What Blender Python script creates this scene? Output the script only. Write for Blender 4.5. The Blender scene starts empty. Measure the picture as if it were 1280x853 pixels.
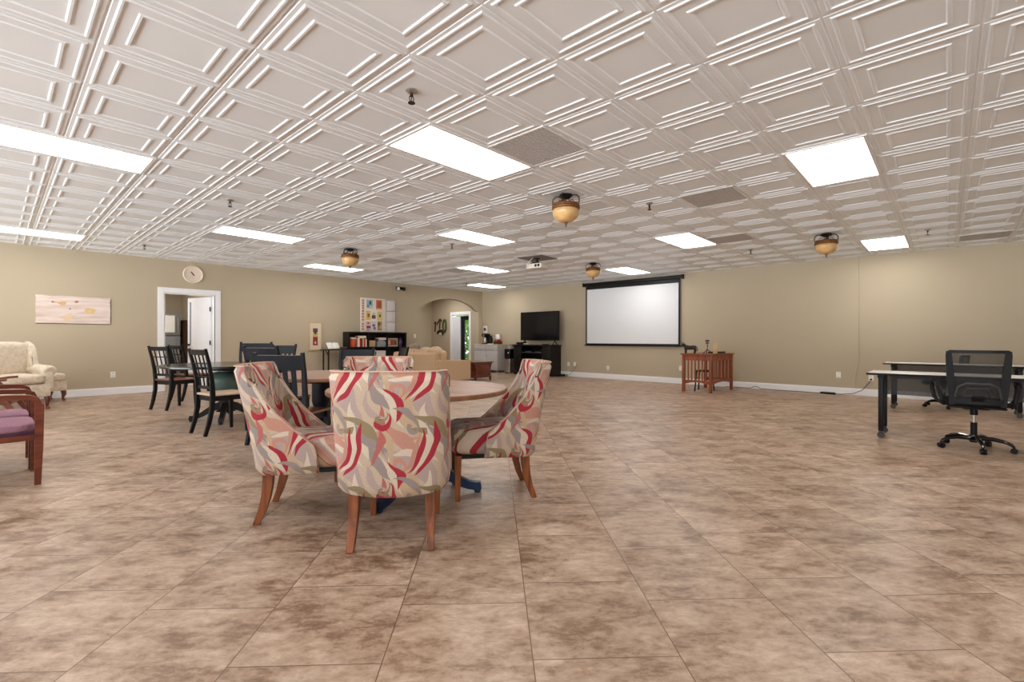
import bpy, bmesh, math, random
from mathutils import Vector, Matrix
C = bpy.context.scene.collection
PI = math.pi
R = math.radians
H = 2.7526            # ceiling height
XR, YL = 11.54, 12.0  # right wall plane, left wall plane
TH = R(42.506)        # heading of the camera in the room
CT, ST = math.cos(TH), math.sin(TH)
def LD(l, d):         # lateral / forward distance from the tripod -> room coordinates
    return (d*CT + l*ST, d*ST - l*CT)

# ------------------------------------------------------------------ materials
def s2l(c):
    return tuple((x/12.92 if x <= .04045 else ((x+.055)/1.055)**2.4) for x in [v/255 for v in c])
def mat(name, rgb, rough=.5, metal=0., var=.06, scale=8., bump=0., bscale=40., coat=0., spec=.5, emit=None, estr=0., alpha=None):
    m = bpy.data.materials.new(name); m.use_nodes = True
    nt = m.node_tree; b = nt.nodes['Principled BSDF']
    c = s2l(rgb)
    b.inputs['Roughness'].default_value = rough
    b.inputs['Metallic'].default_value = metal
    b.inputs['Specular IOR Level'].default_value = spec
    b.inputs['Coat Weight'].default_value = coat
    tc = nt.nodes.new('ShaderNodeTexCoord')
    n = nt.nodes.new('ShaderNodeTexNoise'); n.inputs['Scale'].default_value = scale; n.inputs['Detail'].default_value = 4
    nt.links.new(tc.outputs['Object'], n.inputs['Vector'])
    mr = nt.nodes.new('ShaderNodeMapRange'); mr.inputs[1].default_value = .3; mr.inputs[2].default_value = .7
    mr.inputs[3].default_value = 1-var; mr.inputs[4].default_value = 1+var
    nt.links.new(n.outputs['Fac'], mr.inputs[0])
    mx = nt.nodes.new('ShaderNodeVectorMath'); mx.operation = 'SCALE'; mx.inputs[0].default_value = c
    nt.links.new(mr.outputs[0], mx.inputs['Scale'])
    nt.links.new(mx.outputs[0], b.inputs['Base Color'])
    if bump:
        n2 = nt.nodes.new('ShaderNodeTexNoise'); n2.inputs['Scale'].default_value = bscale; n2.inputs['Detail'].default_value = 3
        nt.links.new(tc.outputs['Object'], n2.inputs['Vector'])
        bp = nt.nodes.new('ShaderNodeBump'); bp.inputs['Strength'].default_value = bump; bp.inputs['Distance'].default_value = .01
        nt.links.new(n2.outputs['Fac'], bp.inputs['Height']); nt.links.new(bp.outputs[0], b.inputs['Normal'])
    if emit:
        b.inputs['Emission Color'].default_value = (*s2l(emit), 1); b.inputs['Emission Strength'].default_value = estr
    if alpha is not None: b.inputs['Alpha'].default_value = alpha
    return m
def wood(name, dark, light, rough=.35, scale=(1, 1, 12), coat=.2, wscale=3.):
    m = bpy.data.materials.new(name); m.use_nodes = True
    nt = m.node_tree; b = nt.nodes['Principled BSDF']
    b.inputs['Roughness'].default_value = rough; b.inputs['Coat Weight'].default_value = coat
    tc = nt.nodes.new('ShaderNodeTexCoord'); mp = nt.nodes.new('ShaderNodeMapping')
    mp.inputs['Scale'].default_value = tuple(1/s*8 for s in scale)
    nt.links.new(tc.outputs['Object'], mp.inputs['Vector'])
    n = nt.nodes.new('ShaderNodeTexNoise'); n.inputs['Scale'].default_value = wscale; n.inputs['Detail'].default_value = 6; n.inputs['Distortion'].default_value = .6
    nt.links.new(mp.outputs[0], n.inputs['Vector'])
    cr = nt.nodes.new('ShaderNodeValToRGB')
    cr.color_ramp.elements[0].position = .3; cr.color_ramp.elements[0].color = (*s2l(dark), 1)
    cr.color_ramp.elements[1].position = .7; cr.color_ramp.elements[1].color = (*s2l(light), 1)
    nt.links.new(n.outputs['Fac'], cr.inputs[0]); nt.links.new(cr.outputs[0], b.inputs['Base Color'])
    return m

class X:              # arithmetic on shader sockets
    def __init__(s, nt, v): s.nt = nt; s.v = v
    def _op(s, op, *a):
        n = s.nt.nodes.new('ShaderNodeMath'); n.operation = op
        for i, q in enumerate((s,)+a):
            q = q.v if isinstance(q, X) else q
            if isinstance(q, (int, float)): n.inputs[i].default_value = q
            else: s.nt.links.new(q, n.inputs[i])
        return X(s.nt, n.outputs[0])
    def __add__(s, o): return s._op('ADD', o)
    def __sub__(s, o): return s._op('SUBTRACT', o)
    def __mul__(s, o): return s._op('MULTIPLY', o)
    def rsub(s, k): return X(s.nt, k)._op('SUBTRACT', s)
    def abs(s): return s._op('ABSOLUTE')
    def fract(s): return s._op('FRACT')
    def gt(s, o): return s._op('GREATER_THAN', o)
    def lt(s, o): return s._op('LESS_THAN', o)
    def sqrt(s): return s._op('SQRT')
    def atan2(s, o): return s._op('ARCTAN2', o)
    def mx(s, o): return s._op('MAXIMUM', o)

def paisley(name):
    m = bpy.data.materials.new(name); m.use_nodes = True
    nt = m.node_tree; b = nt.nodes['Principled BSDF']; L = nt.links.new
    b.inputs['Roughness'].default_value = .8; b.inputs['Specular IOR Level'].default_value = .2
    b.inputs['Sheen Weight'].default_value = .15
    uv = nt.nodes.new('ShaderNodeUVMap'); uv.uv_map = 'fabric'
    nz = nt.nodes.new('ShaderNodeTexNoise'); nz.inputs['Scale'].default_value = 6; nz.inputs['Detail'].default_value = 1
    L(uv.outputs[0], nz.inputs['Vector'])
    sub = nt.nodes.new('ShaderNodeVectorMath'); sub.operation = 'SUBTRACT'; sub.inputs[1].default_value = (.5, .5, .5); L(nz.outputs['Color'], sub.inputs[0])
    sc = nt.nodes.new('ShaderNodeVectorMath'); sc.operation = 'SCALE'; sc.inputs['Scale'].default_value = .085; L(sub.outputs[0], sc.inputs[0])
    ad = nt.nodes.new('ShaderNodeVectorMath'); L(uv.outputs[0], ad.inputs[0]); L(sc.outputs[0], ad.inputs[1])
    sp = nt.nodes.new('ShaderNodeSeparateXYZ'); L(ad.outputs[0], sp.inputs[0])
    u = X(nt, sp.outputs[0])*(1/.37); v = X(nt, sp.outputs[1])*(1/.36)
    def tile(ox, oy): return ((u+(ox+.5)).fract()-.5, (v+(oy+.5)).fract()-.5)
    A = tile(0, 0); B = tile(.5, .42); D = tile(.25, .75); F = tile(.72, .2)
    def leaf(t, cx, cy, ang, ln, w, bend):
        dx = t[0]-cx; dy = t[1]-cy; ca, sa = math.cos(R(ang)), math.sin(R(ang))
        p = (dx*ca+dy*sa)*(1/ln); q = dy*ca-dx*sa; k = (p*p).rsub(1.)
        return (k*w-(q-k*bend).abs()).gt(0.)
    def hook(t, cx, cy, rad, turn, k, wid):
        dx = t[0]-cx; dy = t[1]-cy; r = (dx*dx+dy*dy).sqrt(); a = dy.atan2(dx)*(turn/(2*PI))
        return (a+r*k).fract().lt(wid)*r.lt(rad)
    cream, red, pink, grey, olive, rose = (188, 168, 148), (160, 44, 58), (186, 136, 120), (146, 134, 130), (140, 124, 94), (172, 100, 94)
    E2 = tile(.5, 0); G = tile(.1, .5)
    mauve, tan, pale = (172, 152, 146), (186, 160, 132), (206, 190, 172)
    shapes = [
        (leaf(D, 0, 0, 35, .50, .16, .16), mauve), (leaf(E2, .05, .05, 62, .48, .13, -.16), tan), (leaf(G, 0, .05, 20, .46, .10, .18), pink),
        (leaf(F, .05, .05, 70, .44, .09, -.14), pale), (leaf(G, .08, -.12, 50, .42, .07, -.14), grey), (leaf(E2, -.1, -.18, 40, .36, .06, .14), olive),
        (leaf(B, -.1, .1, 28, .40, .065, .14), olive), (leaf(A, .2, -.22, 40, .36, .06, -.12), grey), (leaf(D, -.1, .2, 15, .34, .045, .1), pale),
        (leaf(F, -.1, 0, 100, .42, .055, .12), rose), (leaf(D, .12, .02, 80, .40, .05, -.10), pale), (leaf(G, .2, .1, 75, .38, .04, .12), tan),
        (leaf(B, .02, .02, 112, .42, .062, .10), red), (leaf(B, .09, .02, 110, .38, .05, .10), pale), (leaf(B, .155, .0, 110, .36, .036, .09), red),
        (leaf(B, .22, -.02, 112, .32, .03, .08), pink),
        (leaf(A, -.05, .20, 72, .26, .065, .10), red), (leaf(A, .02, .24, 66, .24, .035, .08), pale),
        (leaf(A, .12, .20, 55, .26, .05, -.12), mauve), (leaf(A, -.24, .0, 35, .24, .05, .10), grey), (leaf(A, -.2, -.16, 20, .22, .035, -.08), pink),
        (hook(A, .07, -.05, .15, 1, 4.6, .46), red), (hook(D, .12, .16, .12, -1, 6, .4), pink), (hook(F, -.2, .22, .10, 1, 6.5, .42), olive), (hook(E2, .2, -.1, .10, 1, 6., .4), grey),
    ]
    prev = None
    for msk, col in shapes:
        mx = nt.nodes.new('ShaderNodeMix'); mx.data_type = 'RGBA'
        L(msk.v, mx.inputs['Factor'])
        if prev is None: mx.inputs['A'].default_value = (*s2l(cream), 1)
        else: L(prev, mx.inputs['A'])
        mx.inputs['B'].default_value = (*s2l(col), 1)
        prev = mx.outputs['Result']
    wv = nt.nodes.new('ShaderNodeTexNoise'); wv.inputs['Scale'].default_value = 260; wv.inputs['Detail'].default_value = 2
    L(uv.outputs[0], wv.inputs['Vector'])
    mr = nt.nodes.new('ShaderNodeMapRange'); mr.inputs[1].default_value = .3; mr.inputs[2].default_value = .7; mr.inputs[3].default_value = .76; mr.inputs[4].default_value = 1.22
    L(wv.outputs['Fac'], mr.inputs[0])
    fin = nt.nodes.new('ShaderNodeVectorMath'); fin.operation = 'SCALE'; L(prev, fin.inputs[0]); L(mr.outputs[0], fin.inputs['Scale'])
    L(fin.outputs[0], b.inputs['Base Color'])
    bp = nt.nodes.new('ShaderNodeBump'); bp.inputs['Strength'].default_value = .25; bp.inputs['Distance'].default_value = .004
    L(wv.outputs['Fac'], bp.inputs['Height']); L(bp.outputs[0], b.inputs['Normal'])
    return m

def floor_mat():
    m = bpy.data.materials.new('stone_look_vinyl_tile'); m.use_nodes = True
    nt = m.node_tree; b = nt.nodes['Principled BSDF']; L = nt.links.new
    tc = nt.nodes.new('ShaderNodeTexCoord'); mp = nt.nodes.new('ShaderNodeMapping')
    # u runs along the tile columns (heading 44.8 deg in the room), v across them
    a = R(42.506+2.27)
    mp.vector_type = 'POINT'; mp.inputs['Rotation'].default_value = (0, 0, -a)
    L(tc.outputs['Object'], mp.inputs['Vector'])
    mp2 = nt.nodes.new('ShaderNodeMapping'); mp2.inputs['Location'].default_value = (-.08+.511*40, .137+.511*40, 0)
    L(mp.outputs[0], mp2.inputs['Vector'])
    br = nt.nodes.new('ShaderNodeTexBrick'); br.offset = .31; br.offset_frequency = 2; br.squash = 1
    br.inputs['Scale'].default_value = 1; br.inputs['Brick Width'].default_value = .511; br.inputs['Row Height'].default_value = .511
    br.inputs['Mortar Size'].default_value = .0022; br.inputs['Mortar Smooth'].default_value = .3; br.inputs['Bias'].default_value = 0
    br.inputs['Color1'].default_value = (0, 0, 0, 1); br.inputs['Color2'].default_value = (1, 1, 1, 1); br.inputs['Mortar'].default_value = (.5, .5, .5, 1)
    L(mp2.outputs[0], br.inputs['Vector'])
    mul = nt.nodes.new('ShaderNodeMath'); mul.operation = 'MULTIPLY'; mul.inputs[1].default_value = 37; L(br.outputs['Color'], mul.inputs[0])
    def noise(scale, detail, rough, dist, stretch):
        mm = nt.nodes.new('ShaderNodeMapping'); mm.inputs['Scale'].default_value = stretch; L(mp.outputs[0], mm.inputs['Vector'])
        n = nt.nodes.new('ShaderNodeTexNoise'); n.noise_dimensions = '4D'
        n.inputs['Scale'].default_value = scale; n.inputs['Detail'].default_value = detail; n.inputs['Roughness'].default_value = rough; n.inputs['Distortion'].default_value = dist
        L(mm.outputs[0], n.inputs['Vector']); L(mul.outputs[0], n.inputs['W']); return n.outputs['Fac']
    big = noise(4.2, 10, .68, .25, (1.25, .8, 1)); fine = noise(16, 10, .78, .35, (1.5, .7, 1))
    mix = nt.nodes.new('ShaderNodeMix'); mix.data_type = 'FLOAT'; mix.inputs[0].default_value = .5
    L(big, mix.inputs[2]); L(fine, mix.inputs[3])
    cr = nt.nodes.new('ShaderNodeValToRGB'); e = cr.color_ramp.elements
    e[0].position = .34; e[0].color = (*s2l((94, 71, 55)), 1); e[1].position = .60; e[1].color = (*s2l((205, 182, 162)), 1)
    for p, c in ((.405, (124, 97, 77)), (.445, (143, 115, 94)), (.475, (163, 136, 115)), (.505, (174, 148, 127)), (.545, (187, 162, 142))):
        q = e.new(p); q.color = (*s2l(c), 1)
    L(mix.outputs[0], cr.inputs[0])
    tint = nt.nodes.new('ShaderNodeMapRange'); tint.inputs[3].default_value = .92; tint.inputs[4].default_value = 1.06; L(br.outputs['Color'], tint.inputs[0])
    sc = nt.nodes.new('ShaderNodeVectorMath'); sc.operation = 'SCALE'; L(cr.outputs[0], sc.inputs[0]); L(tint.outputs[0], sc.inputs['Scale'])
    mo = nt.nodes.new('ShaderNodeMix'); mo.data_type = 'RGBA'; L(br.outputs['Fac'], mo.inputs['Factor']); L(sc.outputs[0], mo.inputs['A'])
    mo.inputs['B'].default_value = (*s2l((96, 74, 56)), 1)
    L(mo.outputs['Result'], b.inputs['Base Color'])
    rr = nt.nodes.new('ShaderNodeMapRange'); rr.inputs[1].default_value = .35; rr.inputs[2].default_value = .65; rr.inputs[3].default_value = .30; rr.inputs[4].default_value = .46
    L(fine, rr.inputs[0]); L(rr.outputs[0], b.inputs['Roughness'])
    b.inputs['Specular IOR Level'].default_value = .45
    bp = nt.nodes.new('ShaderNodeBump'); bp.inputs['Strength'].default_value = .22; bp.inputs['Distance'].default_value = .004
    sub = nt.nodes.new('ShaderNodeMath'); sub.operation = 'SUBTRACT'; L(mix.outputs[0], sub.inputs[0]); L(br.outputs['Fac'], sub.inputs[1])
    L(sub.outputs[0], bp.inputs['Height']); L(bp.outputs[0], b.inputs['Normal'])
    return m

def glass_mat(name, tint=(1, 1, 1), rough=.0):
    m = bpy.data.materials.new(name); m.use_nodes = True
    nt = m.node_tree; nt.nodes.clear()
    o = nt.nodes.new('ShaderNodeOutputMaterial'); mx = nt.nodes.new('ShaderNodeMixShader')
    t = nt.nodes.new('ShaderNodeBsdfTransparent'); t.inputs[0].default_value = (*tint, 1)
    g = nt.nodes.new('ShaderNodeBsdfGlossy'); g.inputs['Roughness'].default_value = rough
    mx.inputs[0].default_value = .05
    nt.links.new(t.outputs[0], mx.inputs[1]); nt.links.new(g.outputs[0], mx.inputs[2])
    nt.links.new(mx.outputs[0], o.inputs[0]); return m

def mesh_fabric(name, rgb, cover=.72, scale=420):
    # woven see-through mesh: threads opaque, holes open
    m = bpy.data.materials.new(name); m.use_nodes = True
    nt = m.node_tree; b = nt.nodes['Principled BSDF']; b.inputs['Base Color'].default_value = (*s2l(rgb), 1); b.inputs['Roughness'].default_value = .6
    tc = nt.nodes.new('ShaderNodeTexCoord')
    w = nt.nodes.new('ShaderNodeTexNoise'); w.inputs['Scale'].default_value = scale
    nt.links.new(tc.outputs['Object'], w.inputs['Vector'])
    mr = nt.nodes.new('ShaderNodeMapRange'); mr.inputs[1].default_value = .45; mr.inputs[2].default_value = .55; mr.inputs[3].default_value = cover-.12; mr.inputs[4].default_value = cover+.12
    nt.links.new(w.outputs['Fac'], mr.inputs[0]); nt.links.new(mr.outputs[0], b.inputs['Alpha'])
    return m

M = dict(
    wall=mat('tan_wall_paint', (186, 172, 148), .75, var=.015, scale=1.5, bump=.06, bscale=220),
    ceil=mat('white_ceiling_tile', (237, 242, 246), .36, var=.012, scale=2, spec=.5),
    tbar=mat('white_metal', (236, 235, 233), .4, var=.01),
    trim=mat('white_trim_paint', (243, 243, 245), .35, var=.01),
    floor=floor_mat(),
    light=mat('light_diffuser', (255, 255, 255), .5, var=.0, emit=(255, 252, 246), estr=10.5),
    vent=mat('grey_vent', (206, 204, 203), .8, var=.1, scale=60),
    paisley=paisley('paisley_upholstery'),
    legwood=wood('chair_leg_wood', (92, 44, 18), (156, 86, 38), .5, (1, 1, 10), coat=.05),
    tablewood=wood('table_top_wood', (116, 76, 52), (154, 108, 78), .4, (10, 1, 1), coat=.0, wscale=1.6),
    navy=mat('navy_paint', (38, 56, 86), .4, var=.1, spec=.3),
    black=mat('black_paint', (17, 16, 18), .42, var=.1, spec=.28),
    navyblack=mat('navy_black_paint', (11, 14, 25), .45, var=.1, spec=.28),
    ebony=mat('ebony_wood', (24, 19, 17), .4, var=.15, scale=20, spec=.3),
    blacktop=mat('polished_black_wood', (26, 22, 24), .2, var=.1, scale=20, spec=.6),
    seatwood=wood('seat_wood', (92, 52, 26), (150, 98, 58), .3, (1, 8, 1), coat=.3),
    seatred=wood('red_brown_seat_wood', (88, 44, 28), (140, 80, 54), .3, (1, 8, 1), coat=.3),
    palecushion=mat('pale_seat_pad', (206, 182, 156), .85, var=.05),
    green=mat('aged_green_ceramic', (92, 118, 112), .3, var=.25, scale=6),
    cream=mat('cream_damask', (222, 208, 188), .9, spec=.2, var=.12, scale=26, bump=.3, bscale=30),
    mahog=wood('mahogany', (70, 28, 16), (122, 56, 32), .28, (1, 10, 1), coat=.4),
    cherry=wood('cherry_wood', (84, 34, 20), (126, 58, 34), .42, (1, 10, 1), coat=.08),
    plum=mat('plum_seat_fabric', (158, 116, 134), .85, var=.16, scale=90, bump=.3, bscale=150),
    plumdark=mat('dark_plum_border', (82, 44, 66), .85, var=.2, scale=70),
    sofa=mat('beige_sofa_fabric', (196, 166, 134), .9, var=.05, scale=40, bump=.15, bscale=120),
    pillowpat=mat('patterned_pillow', (150, 132, 118), .9, var=.55, scale=14),
    mission=wood('mission_oak_stain', (112, 50, 24), (164, 84, 44), .45, (1, 1, 10), coat=.05),
    iron=mat('dark_iron', (48, 36, 30), .45, metal=.6, var=.2),
    bronze=mat('carved_bronze_ring', (122, 78, 40), .5, metal=.3, var=.3, scale=30, bump=.6, bscale=60),
    amber=mat('amber_glass', (206, 166, 112), .3, var=.22, scale=14),
    steel=mat('brushed_steel', (188, 184, 176), .3, metal=.9, var=.08, scale=30),
    chrome=mat('chrome', (220, 220, 222), .12, metal=1., var=.0),
    plastic=mat('black_plastic', (19, 19, 21), .45, var=.06, spec=.25),
    gloss=mat('gloss_black', (14, 14, 17), .12, var=.05),
    screenw=mat('projection_screen_white', (226, 228, 232), .8, var=.008, scale=1),
    tabletop=mat('light_grey_laminate', (224, 222, 216), .35, var=.02),
    meshpanel=mesh_fabric('grey_modesty_mesh', (70, 72, 78), .6),
    meshback=mesh_fabric('black_chair_mesh', (24, 25, 28), .72),
    seatblack=mat('black_seat_fabric', (28, 28, 30), .9, var=.1, scale=60, spec=.2),
    greycab=mat('grey_cabinet_paint', (198, 196, 196), .45, var=.02),
    white=mat('white_plastic', (240, 239, 236), .4, var=.01),
    offwhite=mat('off_white_plastic', (226, 220, 206), .4, var=.02),
    glass=glass_mat('clear_glass', (.96, .98, .97)),
    fridge=mat('grey_steel', (150, 154, 160), .35, metal=.5, var=.05),
    paper=mat('white_paper', (240, 238, 232), .8, var=.03),
    brownwood=wood('dark_brown_cabinet', (60, 34, 18), (98, 58, 34), .4, (1, 1, 10)),
    foliage=mat('leaf_green', (120, 168, 56), .6, var=.5, scale=5),
    leafdk=mat('leaf_dark_green', (70, 116, 44), .6, var=.4, scale=6),
    bark=mat('bark', (92, 74, 56), .9, var=.3),
    grass=mat('lawn_green', (110, 150, 60), .9, var=.25, scale=6),
    bronzefig=mat('dark_bronze', (44, 36, 32), .4, metal=.4, var=.2),
    driftwood=wood('whitewashed_wood', (206, 182, 170), (236, 222, 214), .7, (8, 1, 1), coat=0, wscale=2.2),
)
PAL = {}
def col(rgb, rough=.6):
    k = (rgb, rough)
    if k not in PAL: PAL[k] = mat('paint_%d_%d_%d' % rgb, rgb, rough, var=.05, scale=30)
    return PAL[k]

# ------------------------------------------------------------------ geometry helpers
def _merge(bm, tmp, mtx=None):
    if mtx is not None: bmesh.ops.transform(tmp, matrix=mtx, verts=tmp.verts)
    me = bpy.data.meshes.new('t'); tmp.to_mesh(me); tmp.free(); bm.from_mesh(me); bpy.data.meshes.remove(me)
def box(bm, c, s, bev=0., seg=2, rz=0., rx=0., ry=0., taper=None):
    t = bmesh.new(); bmesh.ops.create_cube(t, size=1)
    for v in t.verts:
        k = 1.
        if taper is not None and v.co.z < 0: k = taper
        v.co = Vector((v.co.x*s[0]*k, v.co.y*s[1]*k, v.co.z*s[2]))
    if bev: bmesh.ops.bevel(t, geom=list(t.edges), offset=min(bev, min(s)*.49), segments=seg, profile=.5, affect='EDGES')
    mtx = Matrix.Translation(c) @ Matrix.Rotation(rz, 4, 'Z') @ Matrix.Rotation(rx, 4, 'X') @ Matrix.Rotation(ry, 4, 'Y')
    _merge(bm, t, mtx)
def bx(bm, x0, x1, y0, y1, z0, z1, bev=0., seg=2):
    box(bm, ((x0+x1)/2, (y0+y1)/2, (z0+z1)/2), (abs(x1-x0), abs(y1-y0), abs(z1-z0)), bev, seg)
def tube(bm, pts, r, seg=8, flat=None, caps=True):
    pts = [Vector(p) for p in pts]; n = len(pts)
    rs = r if isinstance(r, (list, tuple)) else [r]*n
    rings = []; up = Vector((0, 0, 1)); prevx = None
    for i, p in enumerate(pts):
        t = (pts[min(i+1, n-1)]-pts[max(i-1, 0)]).normalized()
        if prevx is None:
            a = up if abs(t.dot(up)) < .95 else Vector((1, 0, 0)); x = t.cross(a).normalized()
        else: x = (prevx - t*prevx.dot(t)).normalized()
        prevx = x; y = t.cross(x)
        fl = flat if flat else 1.
        rings.append([bm.verts.new(p + x*rs[i]*math.cos(2*PI*k/seg) + y*rs[i]*fl*math.sin(2*PI*k/seg)) for k in range(seg)])
    for a, b in zip(rings, rings[1:]):
        for k in range(seg): bm.faces.new((a[k], a[(k+1) % seg], b[(k+1) % seg], b[k]))
    if caps:
        bm.faces.new(list(reversed(rings[0]))); bm.faces.new(rings[-1])
def bar(bm, pts, w, t, wdir=(1, 0, 0)):
    # rectangular section swept along pts; w measured along wdir (list or number), t across
    pts = [Vector(p) for p in pts]; n = len(pts); wd = Vector(wdir).normalized(); rings = []
    for i, p in enumerate(pts):
        tg = (pts[min(i+1, n-1)]-pts[max(i-1, 0)]).normalized(); nn = tg.cross(wd).normalized()
        ww = w[i] if isinstance(w, (list, tuple)) else w; tt = t[i] if isinstance(t, (list, tuple)) else t
        rings.append([bm.verts.new(p + wd*a*ww/2 + nn*b*tt/2) for a, b in ((-1, -1), (1, -1), (1, 1), (-1, 1))])
    for a, b in zip(rings, rings[1:]):
        for k in range(4): bm.faces.new((a[k], a[(k+1) % 4], b[(k+1) % 4], b[k]))
    bm.faces.new(list(reversed(rings[0]))); bm.faces.new(rings[-1])
def lathe(bm, prof, seg=24, c=(0, 0, 0), ribs=0, amp=0.):
    rings = []
    for r, z in prof:
        if r < 1e-5: rings.append([bm.verts.new((c[0], c[1], c[2]+z))]); continue
        rings.append([bm.verts.new((c[0]+r*(1+amp*math.cos(ribs*2*PI*k/seg))*math.cos(2*PI*k/seg), c[1]+r*(1+amp*math.cos(ribs*2*PI*k/seg))*math.sin(2*PI*k/seg), c[2]+z)) for k in range(seg)])
    for a, b in zip(rings, rings[1:]):
        for k in range(seg):
            k2 = (k+1) % seg
            if len(a) == 1 and len(b) == 1: continue
            if len(a) == 1: bm.faces.new((a[0], b[k2], b[k]))
            elif len(b) == 1: bm.faces.new((a[k], a[k2], b[0]))
            else: bm.faces.new((a[k], a[k2], b[k2], b[k]))
    if len(rings[0]) > 1: bm.faces.new(list(reversed(rings[0])))
    if len(rings[-1]) > 1: bm.faces.new(rings[-1])
def cyl(bm, p0, p1, r0, r1=None, seg=16): tube(bm, [p0, p1], [r0, r0 if r1 is None else r1], seg)
def prism(bm, poly, axis, a0, a1):
    # polygon in two of the axes, extruded along the third
    def P(u, v, w): return {'x': (w, u, v), 'y': (u, w, v), 'z': (u, v, w)}[axis]
    A = [bm.verts.new(P(u, v, a0)) for u, v in poly]; B = [bm.verts.new(P(u, v, a1)) for u, v in poly]
    n = len(poly); bm.faces.new(A); bm.faces.new(list(reversed(B)))
    for k in range(n): bm.faces.new((A[k], B[k], B[(k+1) % n], A[(k+1) % n]))
def cushion(bm, c, s, puff=.25, rz=0., rx=0., n=10):
    t = bmesh.new(); bmesh.ops.create_cube(t, size=2)
    bmesh.ops.subdivide_edges(t, edges=list(t.edges), cuts=n, use_grid_fill=True)
    for v in t.verts:
        x, y, z = v.co
        e = 6
        m = (abs(x)**e+abs(y)**e+abs(z)**e)**(1/e); x, y, z = x/m, y/m, z/m
        k = 1-puff*(max(abs(x), abs(y))**3)
        v.co = Vector((x*s[0]/2, y*s[1]/2, z*k*s[2]/2))
    _merge(bm, t, Matrix.Translation(c) @ Matrix.Rotation(rz, 4, 'Z') @ Matrix.Rotation(rx, 4, 'X'))
def arc(cx, cy, r, a0, a1, n): return [(cx+r*math.cos(R(a0+(a1-a0)*i/n)), cy+r*math.sin(R(a0+(a1-a0)*i/n))) for i in range(n+1)]

def obj(name, bm, m, parent=None, smooth=True, loc=None, rz=None, uvf=None, sub=0):
    bmesh.ops.recalc_face_normals(bm, faces=bm.faces)
    if uvf:
        lay = bm.loops.layers.uv.new('fabric')
        for f in bm.faces:
            for lp in f.loops: lp[lay].uv = uvf(lp.vert.co, f)
    me = bpy.data.meshes.new(name); bm.to_mesh(me); bm.free()
    o = bpy.data.objects.new(name, me); C.objects.link(o)
    me.materials.append(M[m] if isinstance(m, str) else m)
    if smooth:
        for p in me.polygons: p.use_smooth = True
        try: me.set_sharp_from_angle(angle=R(38))
        except Exception: pass
    if parent: o.parent = parent
    if loc: o.location = loc
    if rz is not None: o.rotation_euler = (0, 0, rz)
    if sub:
        md = o.modifiers.new('sub', 'SUBSURF'); md.levels = sub; md.render_levels = sub
    return o
def nb(): return bmesh.new()
def thing(name, label, cat, loc=(0, 0, 0), rz=0., group=None):
    o = bpy.data.objects.new(name, None); C.objects.link(o); o.empty_display_size = .1
    o.location = loc; o.rotation_euler = (0, 0, rz); o['label'] = label; o['category'] = cat
    if group: o['group'] = group
    return o
def tag(o, label, cat, group=None):
    o['label'] = label; o['category'] = cat
    if group: o['group'] = group
    return o
def struct(o): o['kind'] = 'structure'; return o
def dup(root, loc, rz, label, scale=None):
    r = root.copy(); C.objects.link(r); r.location = loc; r.rotation_euler = (0, 0, rz); r['label'] = label
    if scale: r.scale = scale
    for ch in list(root.children):
        c = ch.copy(); C.objects.link(c); c.parent = r
        for g in list(ch.children):
            d = g.copy(); C.objects.link(d); d.parent = c
    return r
def face(deg): return R(deg-90)   # local +Y looks along this room angle

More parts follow.
